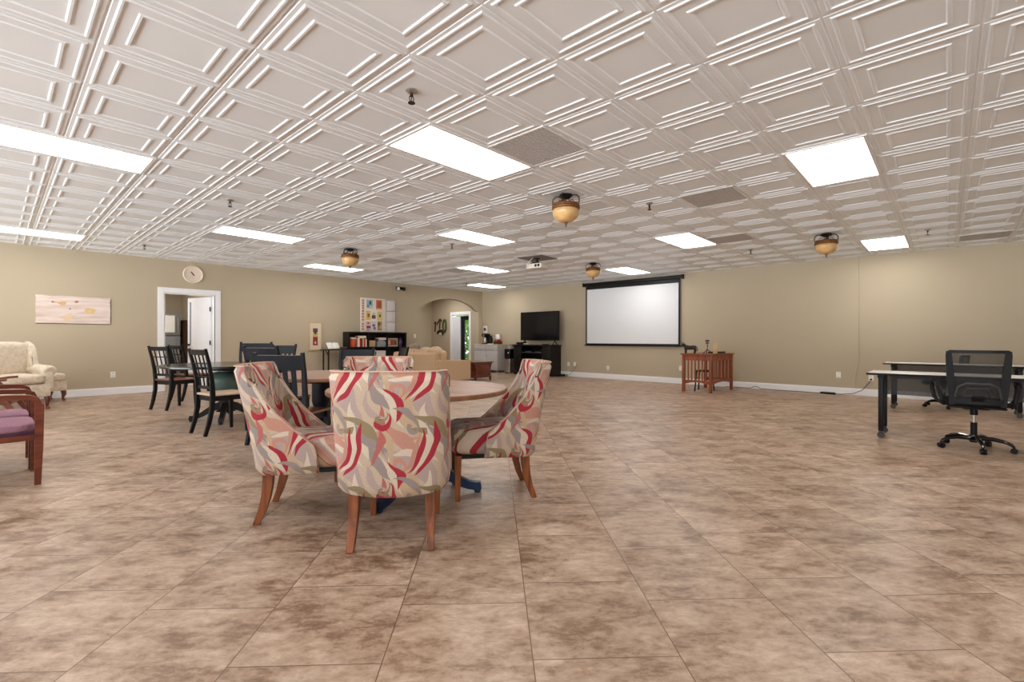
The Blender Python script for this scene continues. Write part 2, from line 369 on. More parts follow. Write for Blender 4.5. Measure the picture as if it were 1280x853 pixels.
# ------------------------------------------------------------------ room shell
def room():
    b = nb(); bx(b, -6, XR+.15, -7, 15.7, -.1, 0); struct(obj('floor', b, 'floor', smooth=False))
    # left wall with a doorway and an arched opening
    b = nb(); y0, y1 = YL, YL+.15
    bx(b, -6, 2.378, y0, y1, 0, H+.05); bx(b, 2.378, 3.30, y0, y1, 2.05, H+.05); bx(b, 3.30, 8.84, y0, y1, 0, H+.05); bx(b, 11.35, XR, y0, y1, 0, H+.05)
    prof = [(8.84, 2.055), (9.02, 2.12), (9.05, 2.165)]
    xc = 10.095; hw = xc-9.05; rise = 2.42-2.165; rad = (hw*hw+rise*rise)/(2*rise)
    for i in range(1, 24):
        x = 9.05+2*hw*i/24; prof.append((x, 2.42-rad+math.sqrt(rad*rad-(x-xc)**2)))
    prof += [(11.14, 2.165), (11.17, 2.12), (11.35, 2.055)]
    for (xa, za), (xb, zb) in zip(prof, prof[1:]):
        prism(b, [(xa, za), (xb, zb), (xb, H+.05), (xa, H+.05)], 'y', y0, y1)
    struct(obj('wall_left', b, 'wall', smooth=False))
    # right wall, runs on behind the arch with the outside door
    b = nb(); bx(b, XR, XR+.15, -7, 12.69, 0, H+.05); bx(b, XR, XR+.15, 13.61, 15.2, 0, H+.05); bx(b, XR, XR+.15, 12.69, 13.61, 1.98, H+.05)
    struct(obj('wall_right', b, 'wall', smooth=False))
    b = nb(); bx(b, 7.2, XR, 14.86, 15.0, 0, H); struct(obj('wall_back', b, 'wall', smooth=False))
    b = nb(); bx(b, 7.1, 7.2, 12.15, 14.86, 0, H); struct(obj('wall_hall', b, 'wall', smooth=False))
    b = nb(); bx(b, 7.1, XR, 12.15, 15.0, H, H+.08); struct(obj('ceiling_hall', b, col((225, 222, 216)), smooth=False))
    # side room behind the white door
    b = nb(); bx(b, 0, 3.57, 15.5, 15.6, 0, H); bx(b, 0, .1, 12.15, 15.5, 0, H); bx(b, 3.47, 3.57, 12.15, 15.5, 0, H); struct(obj('wall_side_room', b, 'wall', smooth=False))
    b = nb(); bx(b, 0, 3.57, 12.15, 15.6, H, H+.08); struct(obj('ceiling_side_room', b, col((225, 222, 216)), smooth=False))
    b = nb(); bx(b, -6, XR+.15, -7.15, -7, 0, H+.05); struct(obj('wall_front_unseen', b, 'wall', smooth=False))  # unseen wall, added to block daylight from this side
    # baseboards
    def base(name, x0, x1, y0_, y1_):
        b = nb(); bx(b, x0, x1, y0_, y1_, 0, .125, .003)
        if x1-x0 > y1_-y0_: bx(b, x0, x1, y1_-.009, y1_, .12, .138)
        else: bx(b, x1-.009, x1, y0_, y1_, .12, .138)
        struct(obj(name, b, 'trim', smooth=False))
    base('baseboard_left', -6, 2.27, YL-.016, YL); base('baseboard_left', 3.42, 8.84, YL-.016, YL); base('baseboard_right', XR-.016, XR, -7, YL-.02)
    base('baseboard_hall', XR-.016, XR, 13.73, 14.86)
room()

# ceiling of embossed square tiles
GX, GY, PX, PY = 2.248, .482, .6212, .61
LIGHTS = [(i*4, j*4) for i, j in [(0, 1), (1, 0), (1, 2), (2, 1), (3, 2), (0, 3), (1, 4), (3, 0), (2, 3), (3, 4), (-1, 2), (-1, 4), (-1, 0), (0, -1), (-2, 1), (-2, 3), (1, -2), (2, -1)]]
VENTS = [(1, 3), (5, 2), (9, 3), (5, 13), (0, 13), (8, 13), (13, -2)]
def ceiling():
    skip = set(VENTS)
    for i, j in LIGHTS: skip.add((i, j)); skip.add((i+1, j))
    prof = [(0, .005), (.005, .005), (.009, 0), (.030, 0), (.037, -.006), (.047, -.006), (.054, 0), (.112, 0), (.119, -.006), (.131, -.006), (.138, .001)]
    b = nb()
    for i in range(-13, 15):
        for j in range(-12, 19):
            if (i, j) in skip: continue
            x0, y0 = GX+i*PX, GY+j*PY; x1, y1 = x0+PX, min(y0+PY, YL+.05)
            prev = None
            for e, dz in prof:
                r = [b.verts.new(p) for p in ((x0+e, y0+e, H+dz), (x1-e, y0+e, H+dz), (x1-e, y1-e, H+dz), (x0+e, y1-e, H+dz))]
                if prev:
                    for k in range(4): b.faces.new((prev[k], prev[(k+1) % 4], r[(k+1) % 4], r[k]))
                prev = r
            b.faces.new(prev)
    bx(b, -6, XR+.15, -7, YL+.15, H+.06, H+.12)
    o = obj('ceiling', b, 'ceil', smooth=False); struct(o)
ceiling()

def ceiling_lights():
    t0 = None
    names = {(0, 4): 'large ceiling light panel nearest the middle, above the paisley chairs', (4, 0): 'large square-looking ceiling light panel above the right half of the floor',
             (4, 8): 'ceiling light panel between the two hanging amber lamps, left of the projector', (8, 4): 'ceiling light panel right of the pendant lamp nearest the camera, above the screen side',
             (12, 8): 'small ceiling light panel right above the projection screen', (0, 12): 'long thin ceiling light panel above the doorway with the white door',
             (4, 16): 'thin ceiling light panel behind the leftmost amber pendant lamp', (12, 0): 'ceiling light panel right of the rightmost amber pendant, close to the right wall',
             (8, 12): 'small ceiling light panel, second from the far room corner', (12, 16): 'thinnest ceiling light panel, nearest the far room corner',
             (-4, 8): 'long ceiling light panel cut by the left picture edge, upper one', (-4, 16): 'thin ceiling light panel cut by the left edge, close above the left wall'}
    for (i, j) in LIGHTS:
        x0, y0 = GX+i*PX, GY+j*PY; lab = names.get((i, j), 'ceiling light panel added out of view for more light')  # panels not listed above are added out of view to light the room
        loc = (x0+PX, y0+PY/2, H)
        if t0 is None:
            t0 = thing('ceiling_light', lab, 'light', loc, 0, 'ceiling light panels')
            w, h = 2*PX, PY; b = nb()
            for a in ((-w/2+.001, -w/2+.026, -h/2+.001, h/2-.001), (w/2-.026, w/2-.001, -h/2+.001, h/2-.001), (-w/2+.026, w/2-.026, -h/2+.001, -h/2+.026), (-w/2+.026, w/2-.026, h/2-.026, h/2-.001)):
                bx(b, *a, -.010, .04)
            obj('frame', b, 'tbar', t0, smooth=False)
            b = nb(); bx(b, -w/2+.026, w/2-.026, -h/2+.026, h/2-.026, -.004, .01); obj('diffuser', b, 'light', t0, smooth=False)
        else: dup(t0, loc, 0, lab)
    labs = ['large grey ceiling vent beside the middle light panel', 'grey ceiling vent right of the nearest pendant lamp', 'grey ceiling vent touching the light panel above the screen side',
            'small grey ceiling vent right of the leftmost pendant lamp', 'grey ceiling vent beside the long thin panel above the doorway', 'grey ceiling vent beside the panel nearest but one to the far corner', 'grey ceiling vent near the right wall at the right edge']
    v0 = None
    for (i, j), lab in zip(VENTS, labs):
        loc = (GX+i*PX+PX/2, GY+j*PY+PY/2, H)
        if v0 is None:
            v0 = thing('ceiling_vent', lab, 'vent', loc, 0, 'grey ceiling vents')
            b = nb(); w, h = PX, PY
            for a in ((-w/2+.001, -w/2+.018, -h/2+.001, h/2-.001), (w/2-.018, w/2-.001, -h/2+.001, h/2-.001), (-w/2+.018, w/2-.018, -h/2+.001, -h/2+.018), (-w/2+.018, w/2-.018, h/2-.018, h/2-.001)):
                bx(b, *a, -.006, .03)
            obj('frame', b, 'tbar', v0, smooth=False)
            b = nb(); bx(b, -w/2+.018, w/2-.018, -h/2+.018, h/2-.018, 0, .02)
            for k in range(24):
                y = -h/2+.03+k*(h-.06)/23; bx(b, -w/2+.02, w/2-.02, y-.004, y+.004, -.005, .0)
            obj('grille', b, 'vent', v0, smooth=False)
        else: dup(v0, loc, 0, lab)
    spr = [((1.88, 2.64), 'ceiling sprinkler nearest the camera, left of the middle light panel'), ((1.9, 6.32), 'ceiling sprinkler above the dark dining table'),
           ((1.79, 10.46), 'small ceiling sprinkler near the left wall, above the wall clock side'), ((5.37, 2.67), 'ceiling sprinkler between the nearest pendant and its right-hand vent'),
           ((9.36, 2.66), 'ceiling sprinkler left of the rightmost pendant lamp'), ((9.43, .22), 'ceiling sprinkler right of the light panel at the right wall'),
           ((5.37, 6.35), 'ceiling sprinkler right below the panel left of the projector'), ((9.41, 10.47), 'tiny ceiling sprinkler in the far corner beside the last panel')]
    s0 = None
    for (x, y), lab in spr:
        if s0 is None:
            s0 = thing('sprinkler', lab, 'sprinkler', (x, y, H), 0, 'ceiling sprinklers')
            b = nb(); lathe(b, [(.0, .0), (.040, 0), (.040, -.004), (.026, -.016), (.012, -.020), (0, -.020)], 20); obj('escutcheon', b, 'steel', s0)
            b = nb(); cyl(b, (0, 0, -.012), (0, 0, -.040), .010)
            for s in (-1, 1): tube(b, [(s*.009, 0, -.035), (s*.018, 0, -.05), (s*.012, 0, -.07), (0, 0, -.082)], .0035, 6)
            cyl(b, (0, 0, -.04), (0, 0, -.078), .003)
            obj('frame', b, 'iron', s0)
            b = nb(); lathe(b, [(0, -.080), (.024, -.080), (.024, -.084), (0, -.084)], 16); obj('deflector', b, 'iron', s0)
        else: dup(s0, (x, y, H), 0, lab)
ceiling_lights()

def pendants():
    t0 = None
    for (i, j), lab in [((3, 4), 'amber bowl ceiling lamp nearest the camera, beside the grey vent'), ((3, 12), 'amber bowl ceiling lamp on the left, before a thin light panel'),
                        ((10, 8), 'smallest amber bowl ceiling lamp, just left above the projection screen'), ((10, 1), 'amber bowl ceiling lamp farthest right, close to the right wall')]:
        loc = (GX+i*PX+PX/2, GY+j*PY+PY/2, H)
        if t0 is None:
            t0 = thing('bowl_ceiling_lamp', lab, 'lamp', loc, 0, 'amber bowl ceiling lamps')
            b = nb(); lathe(b, [(0, 0), (.072, 0), (.075, -.012), (.066, -.026), (.058, -.030), (.05, -.042), (.02, -.05), (0, -.05)], 24)
            cyl(b, (0, 0, -.04), (0, 0, -.18), .006, .006, 8); obj('canopy', b, 'iron', t0)
            for k in range(4):
                a = 2*PI*k/4+.35; b = nb(); pts = []
                prof = [(.055, -.035), (.085, -.012), (.125, -.014), (.155, -.045), (.158, -.085), (.148, -.115)]
                for (r0, z0), (r1, z1) in zip(prof, prof[1:]): pts.append((r0, z0)); pts.append(((r0+r1)/2, (z0+z1)/2))
                pts.append(prof[-1])
                tube(b, [(r*math.cos(a), r*math.sin(a), z) for r, z in pts], .0065, 8)
                q = [(.148, -.115), (.13, -.10), (.11, -.093), (.095, -.10), (.092, -.075), (.075, -.06), (.058, -.062), (.05, -.075), (.056, -.086)]
                tube(b, [(r*math.cos(a), r*math.sin(a), z) for r, z in q], .005, 8)
                obj('scroll_arm', b, 'iron', t0)
            b = nb(); lathe(b, [(.135, -.105), (.150, -.110), (.158, -.122), (.150, -.135), (.160, -.150), (.158, -.166), (.146, -.172), (.130, -.168)], 48, ribs=24, amp=.012); obj('ring', b, 'bronze', t0)
            b = nb(); lathe(b, [(.140, -.165), (.148, -.185), (.149, -.205), (.142, -.235), (.122, -.270), (.09, -.297), (.05, -.312), (.012, -.318), (0, -.318)], 48, ribs=24, amp=.01); obj('bowl', b, 'amber', t0)
            b = nb(); lathe(b, [(0, -.312), (.026, -.314), (.020, -.324), (.010, -.330), (.012, -.342), (.006, -.372), (0, -.378)], 16); obj('finial', b, 'bronze', t0)
        else: dup(t0, loc, 0, lab)
pendants()

# ------------------------------------------------------------------ doors, arch hall
def doors():
    d = bpy.data.objects.new('door_1', None); C.objects.link(d); struct(d)
    b = nb(); x0, x1 = 2.27, 3.42; z = 2.16; t = .108
    bx(b, x0, x0+t, YL-.02, YL, 0, z, .004); bx(b, x1-t, x1, YL-.02, YL, 0, z, .004); bx(b, x0+t, x1-t, YL-.02, YL, z-t, z, .004)
    bx(b, x0+t, x0+t+.02, YL, YL+.15, 0, z-t); bx(b, x1-t-.02, x1-t, YL, YL+.15, 0, z-t); bx(b, x0+t+.02, x1-t-.02, YL, YL+.15, z-t-.02, z-t)
    obj('casing', b, 'trim', d, smooth=False)
    hx, hy = 3.275, YL+.13; ex, ey = 3.03, 13.00
    a = math.atan2(ey-hy, ex-hx); w = .87
    lf = nb(); bx(lf, 0.012, w, -.02, .02, .012, 2.02, .003)
    for k in range(11): bx(lf, .05+k*.055, .054+k*.055, .02, .0215, .06, 1.97)
    leaf = obj('leaf', lf, 'trim', d, smooth=False); leaf.location = (hx, hy, 0); leaf.rotation_euler = (0, 0, a)
    for zz in (1.75, 1.0, .3):
        b = nb(); cyl(b, (0, .026, zz-.05), (0, .026, zz+.05), .012, seg=10); bx(b, 0, .035, .02, .024, zz-.05, zz+.05)
        obj('hinge', b, 'iron', leaf)
    b = nb(); bx(b, w-.14, w-.08, .018, .0225, .95, 1.93); obj('lite', b, col((150, 156, 166), .2), leaf, smooth=False)
    b = nb(); cyl(b, (w-.06, .02, .95), (w-.06, .06, .95), .026); tube(b, [(w-.06, .055, .95), (w-.10, .06, .95), (w-.17, .058, .945)], .010, 8); obj('handle', b, 'iron', leaf)

    d = bpy.data.objects.new('door_2', None); C.objects.link(d); struct(d)
    b = nb(); y0, y1 = 12.58, 13.72; z = 2.10; t = .11
    for q in ((y0, y0+t), (y1-t, y1)): bx(b, XR-.02, XR, q[0], q[1], 0, z, .004)
    bx(b, XR-.02, XR, y0+t, y1-t, z-t, z, .004)
    bx(b, XR, XR+.15, y0+t, y0+t+.02, 0, z-t); bx(b, XR, XR+.15, y1-t-.02, y1-t, 0, z-t); bx(b, XR, XR+.15, y0+t+.02, y1-t-.02, z-t-.02, z-t)
    obj('casing', b, 'trim', d, smooth=False)
    # white inner leaf standing open against the far jamb, black framed glass leaf outside it
    lf = nb(); bx(lf, 0, .36, -.02, .02, .012, 1.93, .003); leaf = obj('leaf', lf, col((224, 226, 232), .4), d, smooth=False)
    leaf.location = (XR+.045, 13.585, 0); leaf.rotation_euler = (0, 0, R(-86))
    b = nb(); y0, y1 = 12.62, 13.49
    bx(b, XR+.11, XR+.14, 12.71, 12.75, .02, 1.94); bx(b, XR+.11, XR+.14, 13.05, 13.26, .02, 1.94); bx(b, XR+.11, XR+.14, 12.75, 13.05, 1.80, 1.94); bx(b, XR+.11, XR+.14, 12.75, 13.05, .02, .2); bx(b, XR+.11, XR+.14, 13.26, 13.59, .02, .08)
    g = obj('glass_door_frame', b, 'plastic', d, smooth=False)
    b = nb(); bx(b, XR+.122, XR+.128, 12.75, 13.05, .2, 1.80); obj('pane', b, 'glass', g, smooth=False)
doors()

def outside():
    b = nb(); bx(b, XR+.15, 24, 8, 26, -.12, -.02); struct(obj('ground', b, 'grass', smooth=False))
    rnd = random.Random(5)
    for n, (x, y, h, m, lab) in enumerate([(13.6, 14.6, 2.6, 'foliage', 'bright green bush seen through the glass door, lower one'), (15.2, 16.6, 4.2, 'leafdk', 'taller darker green tree behind the bush outside the glass door')]):
        t = thing('garden_bush' if n == 0 else 'garden_tree', lab, 'bush' if n == 0 else 'tree', (x, y, -.02))
        b = nb(); tube(b, [(0, 0, 0), (.03, .02, h*.4), (-.05, .05, h*.75)], [.09, .06, .03], 8)
        for k in range(6):
            a = k*1.05; tube(b, [(0, 0, h*.25+.05*k), (.4*math.cos(a), .4*math.sin(a), h*.5+.06*k)], [.03, .012], 6)
        obj('trunk', b, 'bark', t)
        b = nb()
        for k in range(2600):
            while True:
                p = Vector((rnd.uniform(-1, 1), rnd.uniform(-1, 1), rnd.uniform(-1, 1)))
                if .35 < p.length < 1: break
            p = Vector((p.x*1.15, p.y*1.15, h*.53+p.z*h*.5)); s = rnd.uniform(.05, .10)
            n1 = Vector((rnd.gauss(0, 1), rnd.gauss(0, 1), rnd.gauss(0, 1))).normalized(); n2 = n1.orthogonal().normalized(); n3 = n1.cross(n2)
            q = [b.verts.new(p+n2*s), b.verts.new(p+n3*s*.5), b.verts.new(p-n2*s), b.verts.new(p-n3*s*.5)]; b.faces.new(q)
        obj('leaves', b, m, t, smooth=False)
outside()

# ------------------------------------------------------------------ paisley dining chairs
def paisley_chair(loc, rz, label):
    t = thing('upholstered_dining_chair', label, 'chair', loc, rz, 'paisley dining chairs around the round wooden table')
    # wrap-around back: U in plan, wings sweeping down to the seat
    NU, NV = 40, 22; zb, zt = .30, .935; th = .058
    def wing(z):
        k = (z-zb)/(zt-zb)
        if k < .26: return .33
        q = (k-.26)/.74
        return .33*(1-q)**2.0+.075*(1-(1-q)**2.0)
    def cen(z): return -.245-.125*((z-zb)/(zt-zb))**1.25
    def ring(z, off):
        k = (z-zb)/(zt-zb); hw = .262+.012*k; rc = .085; Lw = wing(z); yb = cen(z); bow = .022
        pts = []
        # centre line: right wing tip -> back -> left wing tip
        segs = [('l', (hw, yb+Lw), (hw, yb+rc)), ('a', (hw-rc, yb+rc), rc, 0, -90), ('l', (hw-rc, yb), (-hw+rc, yb)), ('a', (-hw+rc, yb+rc), rc, -90, -180), ('l', (-hw, yb+rc), (-hw, yb+Lw))]
        for sg in segs:
            if sg[0] == 'l':
                a, c = Vector(sg[1]), Vector(sg[2]); d = (c-a)
                if d.length < 1e-4: d = Vector((0, -1))
                d2 = d.normalized(); nrm = Vector((-d2.y, d2.x))
                m = 8 if abs(d2.x) < .5 else 12
                if sg[1][1]-yb <= rc+.001 and abs(d2.x) < .5 and Lw <= rc: a = c.copy()
                for i in range(m+1):
                    p = a.lerp(c, i/m)
                    if m == 12: p = p+Vector((0, -bow*(1-((i/m-.5)*2)**2)))
                    pts.append((p, nrm))
            else:
                cx, cy = sg[1]
                for i in range(1, 6):
                    an = R(sg[3]+(sg[4]-sg[3])*i/6); nn = Vector((math.cos(an), math.sin(an)))
                    pts.append((Vector((cx, cy))+nn*sg[2], nn))
        return [(p+n*off, k2) for k2, (p, n) in enumerate(pts)]
    b = nb(); uvd = {}
    outer, inner = [], []
    for j in range(NV+1):
        z = zb+(zt-zb)*j/NV
        dome = 0.
        ro, ri = ring(z, th/2), ring(z, -th/2)
        n = len(ro); acc = 0.; row = []; prev = None
        for (p, k) in ro:
            if prev is not None: acc += (p-prev).length
            prev = p; row.append((p, acc))
        mid = acc/2
        edge = 1 if j in (0, NV) else 0
        oo, ii = [], []
        for (p, s), (q, _) in zip(row, ri):
            f = .35*edge
            # bottom edge dips in the middle of the back, rounded over at the top
            sag = -.022*(1-(min(1, abs(p.x)/.27))**2) if p.y < cen(z)+.02 else 0.
            dz = sag*(1-j/NV)
            v1 = b.verts.new((p.x+(q.x-p.x)*f, p.y+(q.y-p.y)*f, z+dz)); v2 = b.verts.new((q.x+(p.x-q.x)*f, q.y+(p.y-q.y)*f, z+dz))
            uvd[v1] = (s-mid, z+.02); uvd[v2] = (s-mid+.11, z+.02); oo.append(v1); ii.append(v2)
        outer.append(oo); inner.append(ii)
    n = len(outer[0])
    for j in range(NV):
        for k in range(n-1):
            b.faces.new((outer[j][k], outer[j][k+1], outer[j+1][k+1], outer[j+1][k])); b.faces.new((inner[j][k+1], inner[j][k], inner[j+1][k], inner[j+1][k+1]))
        for k in (0, n-1): b.faces.new((outer[j][k], outer[j+1][k], inner[j+1][k], inner[j][k]))
    for j in (0, NV):
        for k in range(n-1): b.faces.new((outer[j][k], inner[j][k], inner[j][k+1], outer[j][k+1]))
    lay = b.loops.layers.uv.new('fabric')
    for f in b.faces:
        for lp in f.loops: lp[lay].uv = uvd[lp.vert]
    back = obj('backrest', b, 'paisley', t)
    # welt along the upper edge
    b = nb(); pts = []
    for j in range(3, NV+1): z = zb+(zt-zb)*j/NV; p = ring(z, th/2-.004)[0][0]; pts.append((p.x, p.y+.003, z))
    top = [(p.x, p.y, zt+.001) for p, k in ring(zt, th/2-.008)]
    pts2 = []
    for j in range(NV, 2, -1): z = zb+(zt-zb)*j/NV; p = ring(z, th/2-.004)[-1][0]; pts2.append((p.x, p.y+.003, z))
    tube(b, pts[:-1]+top+pts2[1:], .0035, 6); obj('piping', b, col((196, 170, 148), .8), back)
    # seat: boxed cushion
    b = nb(); cushion(b, (0, .045, .405), (.475, .53, .21), .12, n=12)
    obj('seat', b, 'paisley', t, uvf=lambda co, f: (co.x+.05, co.y+(co.z-.5)*.9+.12))
    b = nb(); bx(b, -.2, .2, -.22, .27, .285, .31); obj('seat_frame', b, 'black', t, smooth=False)
    for s in (-1, 1):
        b = nb(); bar(b, [(s*.195, .255, .31), (s*.195, .257, .15), (s*.195, .258, 0)], [.046, .038, .030], [.046, .038, .030]); obj('leg', b, 'legwood', t, smooth=False)
        b = nb(); pts = [(s*.195, -.205, .31), (s*.196, -.207, .24), (s*.198, -.217, .16), (s*.201, -.238, .08), (s*.204, -.270, 0)]
        bar(b, pts, [.052, .05, .045, .040, .034], [.056, .054, .048, .042, .034]); obj('leg', b, 'legwood', t, smooth=False)
    return t
pc = paisley_chair((*LD(-.645, 2.708), 0), face(47), 'paisley chair seen straight from behind, nearest the camera')
dup(pc, (*LD(-1.285, 3.05), 0), face(-35), 'paisley chair on the left of the round table, seen from its side')
dup(pc, (2.434, 2.432, 0), face(143), 'paisley chair on the right of the round table, facing left')
dup(pc, (*LD(-1.16, 3.90), 0), face(226), 'paisley chair across the round table, only its back top showing')

# ------------------------------------------------------------------ pedestal tables
def round_table(loc, rz, r, label, topm, edgem, pedm, zt=.755, urn=None, feet=4, foot_r=.44):
    t = thing('round_pedestal_table', label, 'table', loc, rz)
    b = nb(); lathe(b, [(0, zt), (r-.005, zt), (r, zt-.006), (r, zt-.026), (r-.005, zt-.031), (0, zt-.031)], 72); obj('tabletop', b, topm, t)
    b = nb(); lathe(b, [(0, zt-.030), (r*.24, zt-.030), (r*.22, zt-.085), (0, zt-.085)], 48); obj('apron', b, pedm, t)
    b = nb()
    if urn: lathe(b, [(0, zt-.08), (.10, zt-.08), (.10, zt-.10), (.15, zt-.115), (.185, zt-.16), (.195, zt-.22), (.185, zt-.28), (.15, zt-.345), (.11, zt-.38), (.10, zt-.40), (.0, zt-.40)], 32)
    else: lathe(b, [(0, zt-.08), (.085, zt-.08), (.085, zt-.26), (.075, zt-.30), (.055, zt-.33), (.070, zt-.36), (.088, zt-.42), (.092, zt-.48), (.080, zt-.54), (.06, zt-.58), (.10, zt-.60), (.10, .10), (0, .10)], 32)
    obj('pedestal', b, urn if urn else pedm, t)
    if urn:
        b = nb(); lathe(b, [(0, zt-.395), (.12, zt-.395), (.13, zt-.43), (.09, zt-.46), (.085, .16), (.12, .12), (.0, .10)], 32); obj('base', b, pedm, t)
    for k in range(feet):
        a = 2*PI*k/feet+R(45); ca, sa = math.cos(a), math.sin(a); b = nb()
        prof = [(.06, .20), (.12, .185), (.20, .135), (.28, .085), (.35, .055), (foot_r-.03, .045), (foot_r, .05)]
        bar(b, [(q*ca, q*sa, z) for q, z in prof], [.06, .06, .058, .055, .052, .052, .05], [.09, .09, .075, .062, .054, .056, .05], (-sa, ca, 0))
        lathe(b, [(0, 0), (.022, 0), (.026, .012), (.02, .022), (0, .024)], 12, ((foot_r-.025)*ca, (foot_r-.025)*sa, 0))
        obj('foot', b, pedm, t)
    return t
x, y = LD(-.66, 3.37)
round_table((x, y, 0), R(-88), .625, 'round wooden table with blue feet amid the paisley chairs', 'tablewood', 'legwood', 'navy', .752, feet=3)
x, y = LD(-1.86, 4.62)
round_table((x, y, 0), R(10), .60, 'round pale wooden table on a dark pedestal behind the left paisley chair', 'tablewood', 'legwood', 'navyblack', .752)
round_table((2.11, 7.17, 0), R(20), .74, 'dark round table on a green urn pedestal, near the open doorway', 'blacktop', 'ebony', 'ebony', .752, urn='green', foot_r=.42)

# ------------------------------------------------------------------ black wooden chairs
def wooden_chair(label, kind, m, seatm, loc, rz, group):
    t = thing('wooden_dining_chair', label, 'chair', loc, rz, group)
    hs, ht = .455, .965
    b = nb(); box(b, (0, .0, hs), (.43, .42, .026), .010, 3)
    for v in b.verts:
        if v.co.z > hs: v.co.z -= .012*max(0, 1-((v.co.x/.2)**2+(v.co.y/.2)**2))
        if v.co.y < 0: v.co.x *= .92
    obj('seat', b, seatm, t)
    b = nb()
    bx(b, -.185, .185, .165, .185, hs-.07, hs-.013); bx(b, -.175, .175, -.19, -.17, hs-.07, hs-.013)
    for s in (-1, 1): bx(b, s*.175-.01, s*.175+.01, -.18, .18, hs-.07, hs-.013)
    obj('apron', b, m, t, smooth=False)
    for s in (-1, 1):
        b = nb(); bar(b, [(s*.185, .175, hs-.013), (s*.187, .178, .2), (s*.19, .185, 0)], [.042, .036, .028], [.042, .036, .028]); obj('leg', b, m, t, smooth=False)
        b = nb(); pts = [(s*.178, -.265, 0), (s*.178, -.225, .14), (s*.180, -.195, .30), (s*.182, -.188, hs), (s*.190, -.200, .62), (s*.200, -.232, .80), (s*.208, -.275, ht+.015)]
        bar(b, pts, [.030, .034, .036, .036, .034, .030, .026], [.032, .040, .046, .046, .040, .034, .026]); obj('back_post', b, m, t, smooth=False)
    def yb(z):
        if z < .62: return -.188-.012*(z-hs)/.165
        if z < .80: return -.2-.032*(z-.62)/.18
        return -.232-.043*(z-.80)/.18
    b = nb()
    if kind == 'slat':
        for k in range(9):
            pass
        pr = [(-.205, 0), (-.1, -.018), (0, -.024), (.1, -.018), (.205, 0)]
        bar(b, [(q, yb(.895)-.003+w*.6, .897) for q, w in pr], .125, .02, (0, -.22, 1)); obj('top_rail', b, m, t, smooth=False)
        b = nb(); bar(b, [(-.185, yb(.56), .56), (.185, yb(.56), .56)], .035, .018, (0, 0, 1)); obj('lower_rail', b, m, t, smooth=False)
        for q in (-.115, -.04, .04, .115):
            b = nb(); bar(b, [(q*.93, yb(.56), .56), (q*.97, yb(.68)-.006, .68), (q, yb(.85)-.008, .85)], [.030, .036, .042], .012); obj('slat', b, m, t, smooth=False)
    else:
        pr = [(-.205, 0), (-.1, -.012), (0, -.016), (.1, -.012), (.205, 0)]
        bar(b, [(q, yb(.935)+w*.6, .938) for q, w in pr], .06, .02, (0, -.22, 1)); obj('top_rail', b, m, t, smooth=False)
        b = nb(); bar(b, [(-.185, yb(.535), .535), (.185, yb(.535), .535)], .035, .018, (0, 0, 1)); obj('lower_rail', b, m, t, smooth=False)
        b = nb()
        for q in (-.1, 0, .1): bar(b, [(q*.93, yb(.54), .54), (q*.97, yb(.70), .70), (q, yb(.92), .92)], .014, .012)
        for z in (.66, .81): bar(b, [(-.19, yb(z), z), (.19, yb(z), z)], .014, .012, (0, 0, 1))
        obj('lattice', b, m, t, smooth=False)
    return t
g2 = 'dark slat-back chairs'
w0 = wooden_chair('black slat-back chair directly behind the left paisley chair', 'slat', 'navyblack', 'seatwood', (1.80, 4.23, 0), face(37), g2)
dup(w0, (*LD(-2.47, 5.06), 0), face(25), 'dark chair at the left of the pale round table, behind the left paisley chair', (1, 1, 1.045))
dup(w0, (*LD(-1.97, 5.75), 0), face(222), 'dark chair beyond the pale round table, behind the back-top of the far paisley chair')
dup(w0, (*LD(-1.86, 7.0), 0), face(160), 'dark chair turned sideways just left of the beige sofa')
dup(w0, (*LD(-3.67, 7.26), 0), face(212), 'dark slat chair on the far side of the dark table, right one of two', (1, 1, 1.03))
dup(w0, (2.78, 8.30, 0), face(230), 'dark slat chair on the far side of the dark table, left one of two', (1.15, 1, 1.06))
g3 = 'black lattice-back chairs'
l0 = wooden_chair('black lattice-back chair with pale seat, nearest side of the dark table', 'lattice', 'black', 'palecushion', (1.82, 6.30, 0), face(8), g3)
l1 = wooden_chair('black lattice-back chair standing farthest left, against the bare wall', 'lattice', 'black', 'seatred', (1.93, 8.95, 0), face(22), g3)
dup(l1, (2.40, 10.02, 0), face(15), 'black lattice-back chair right behind the leftmost lattice chair, before the doorway')

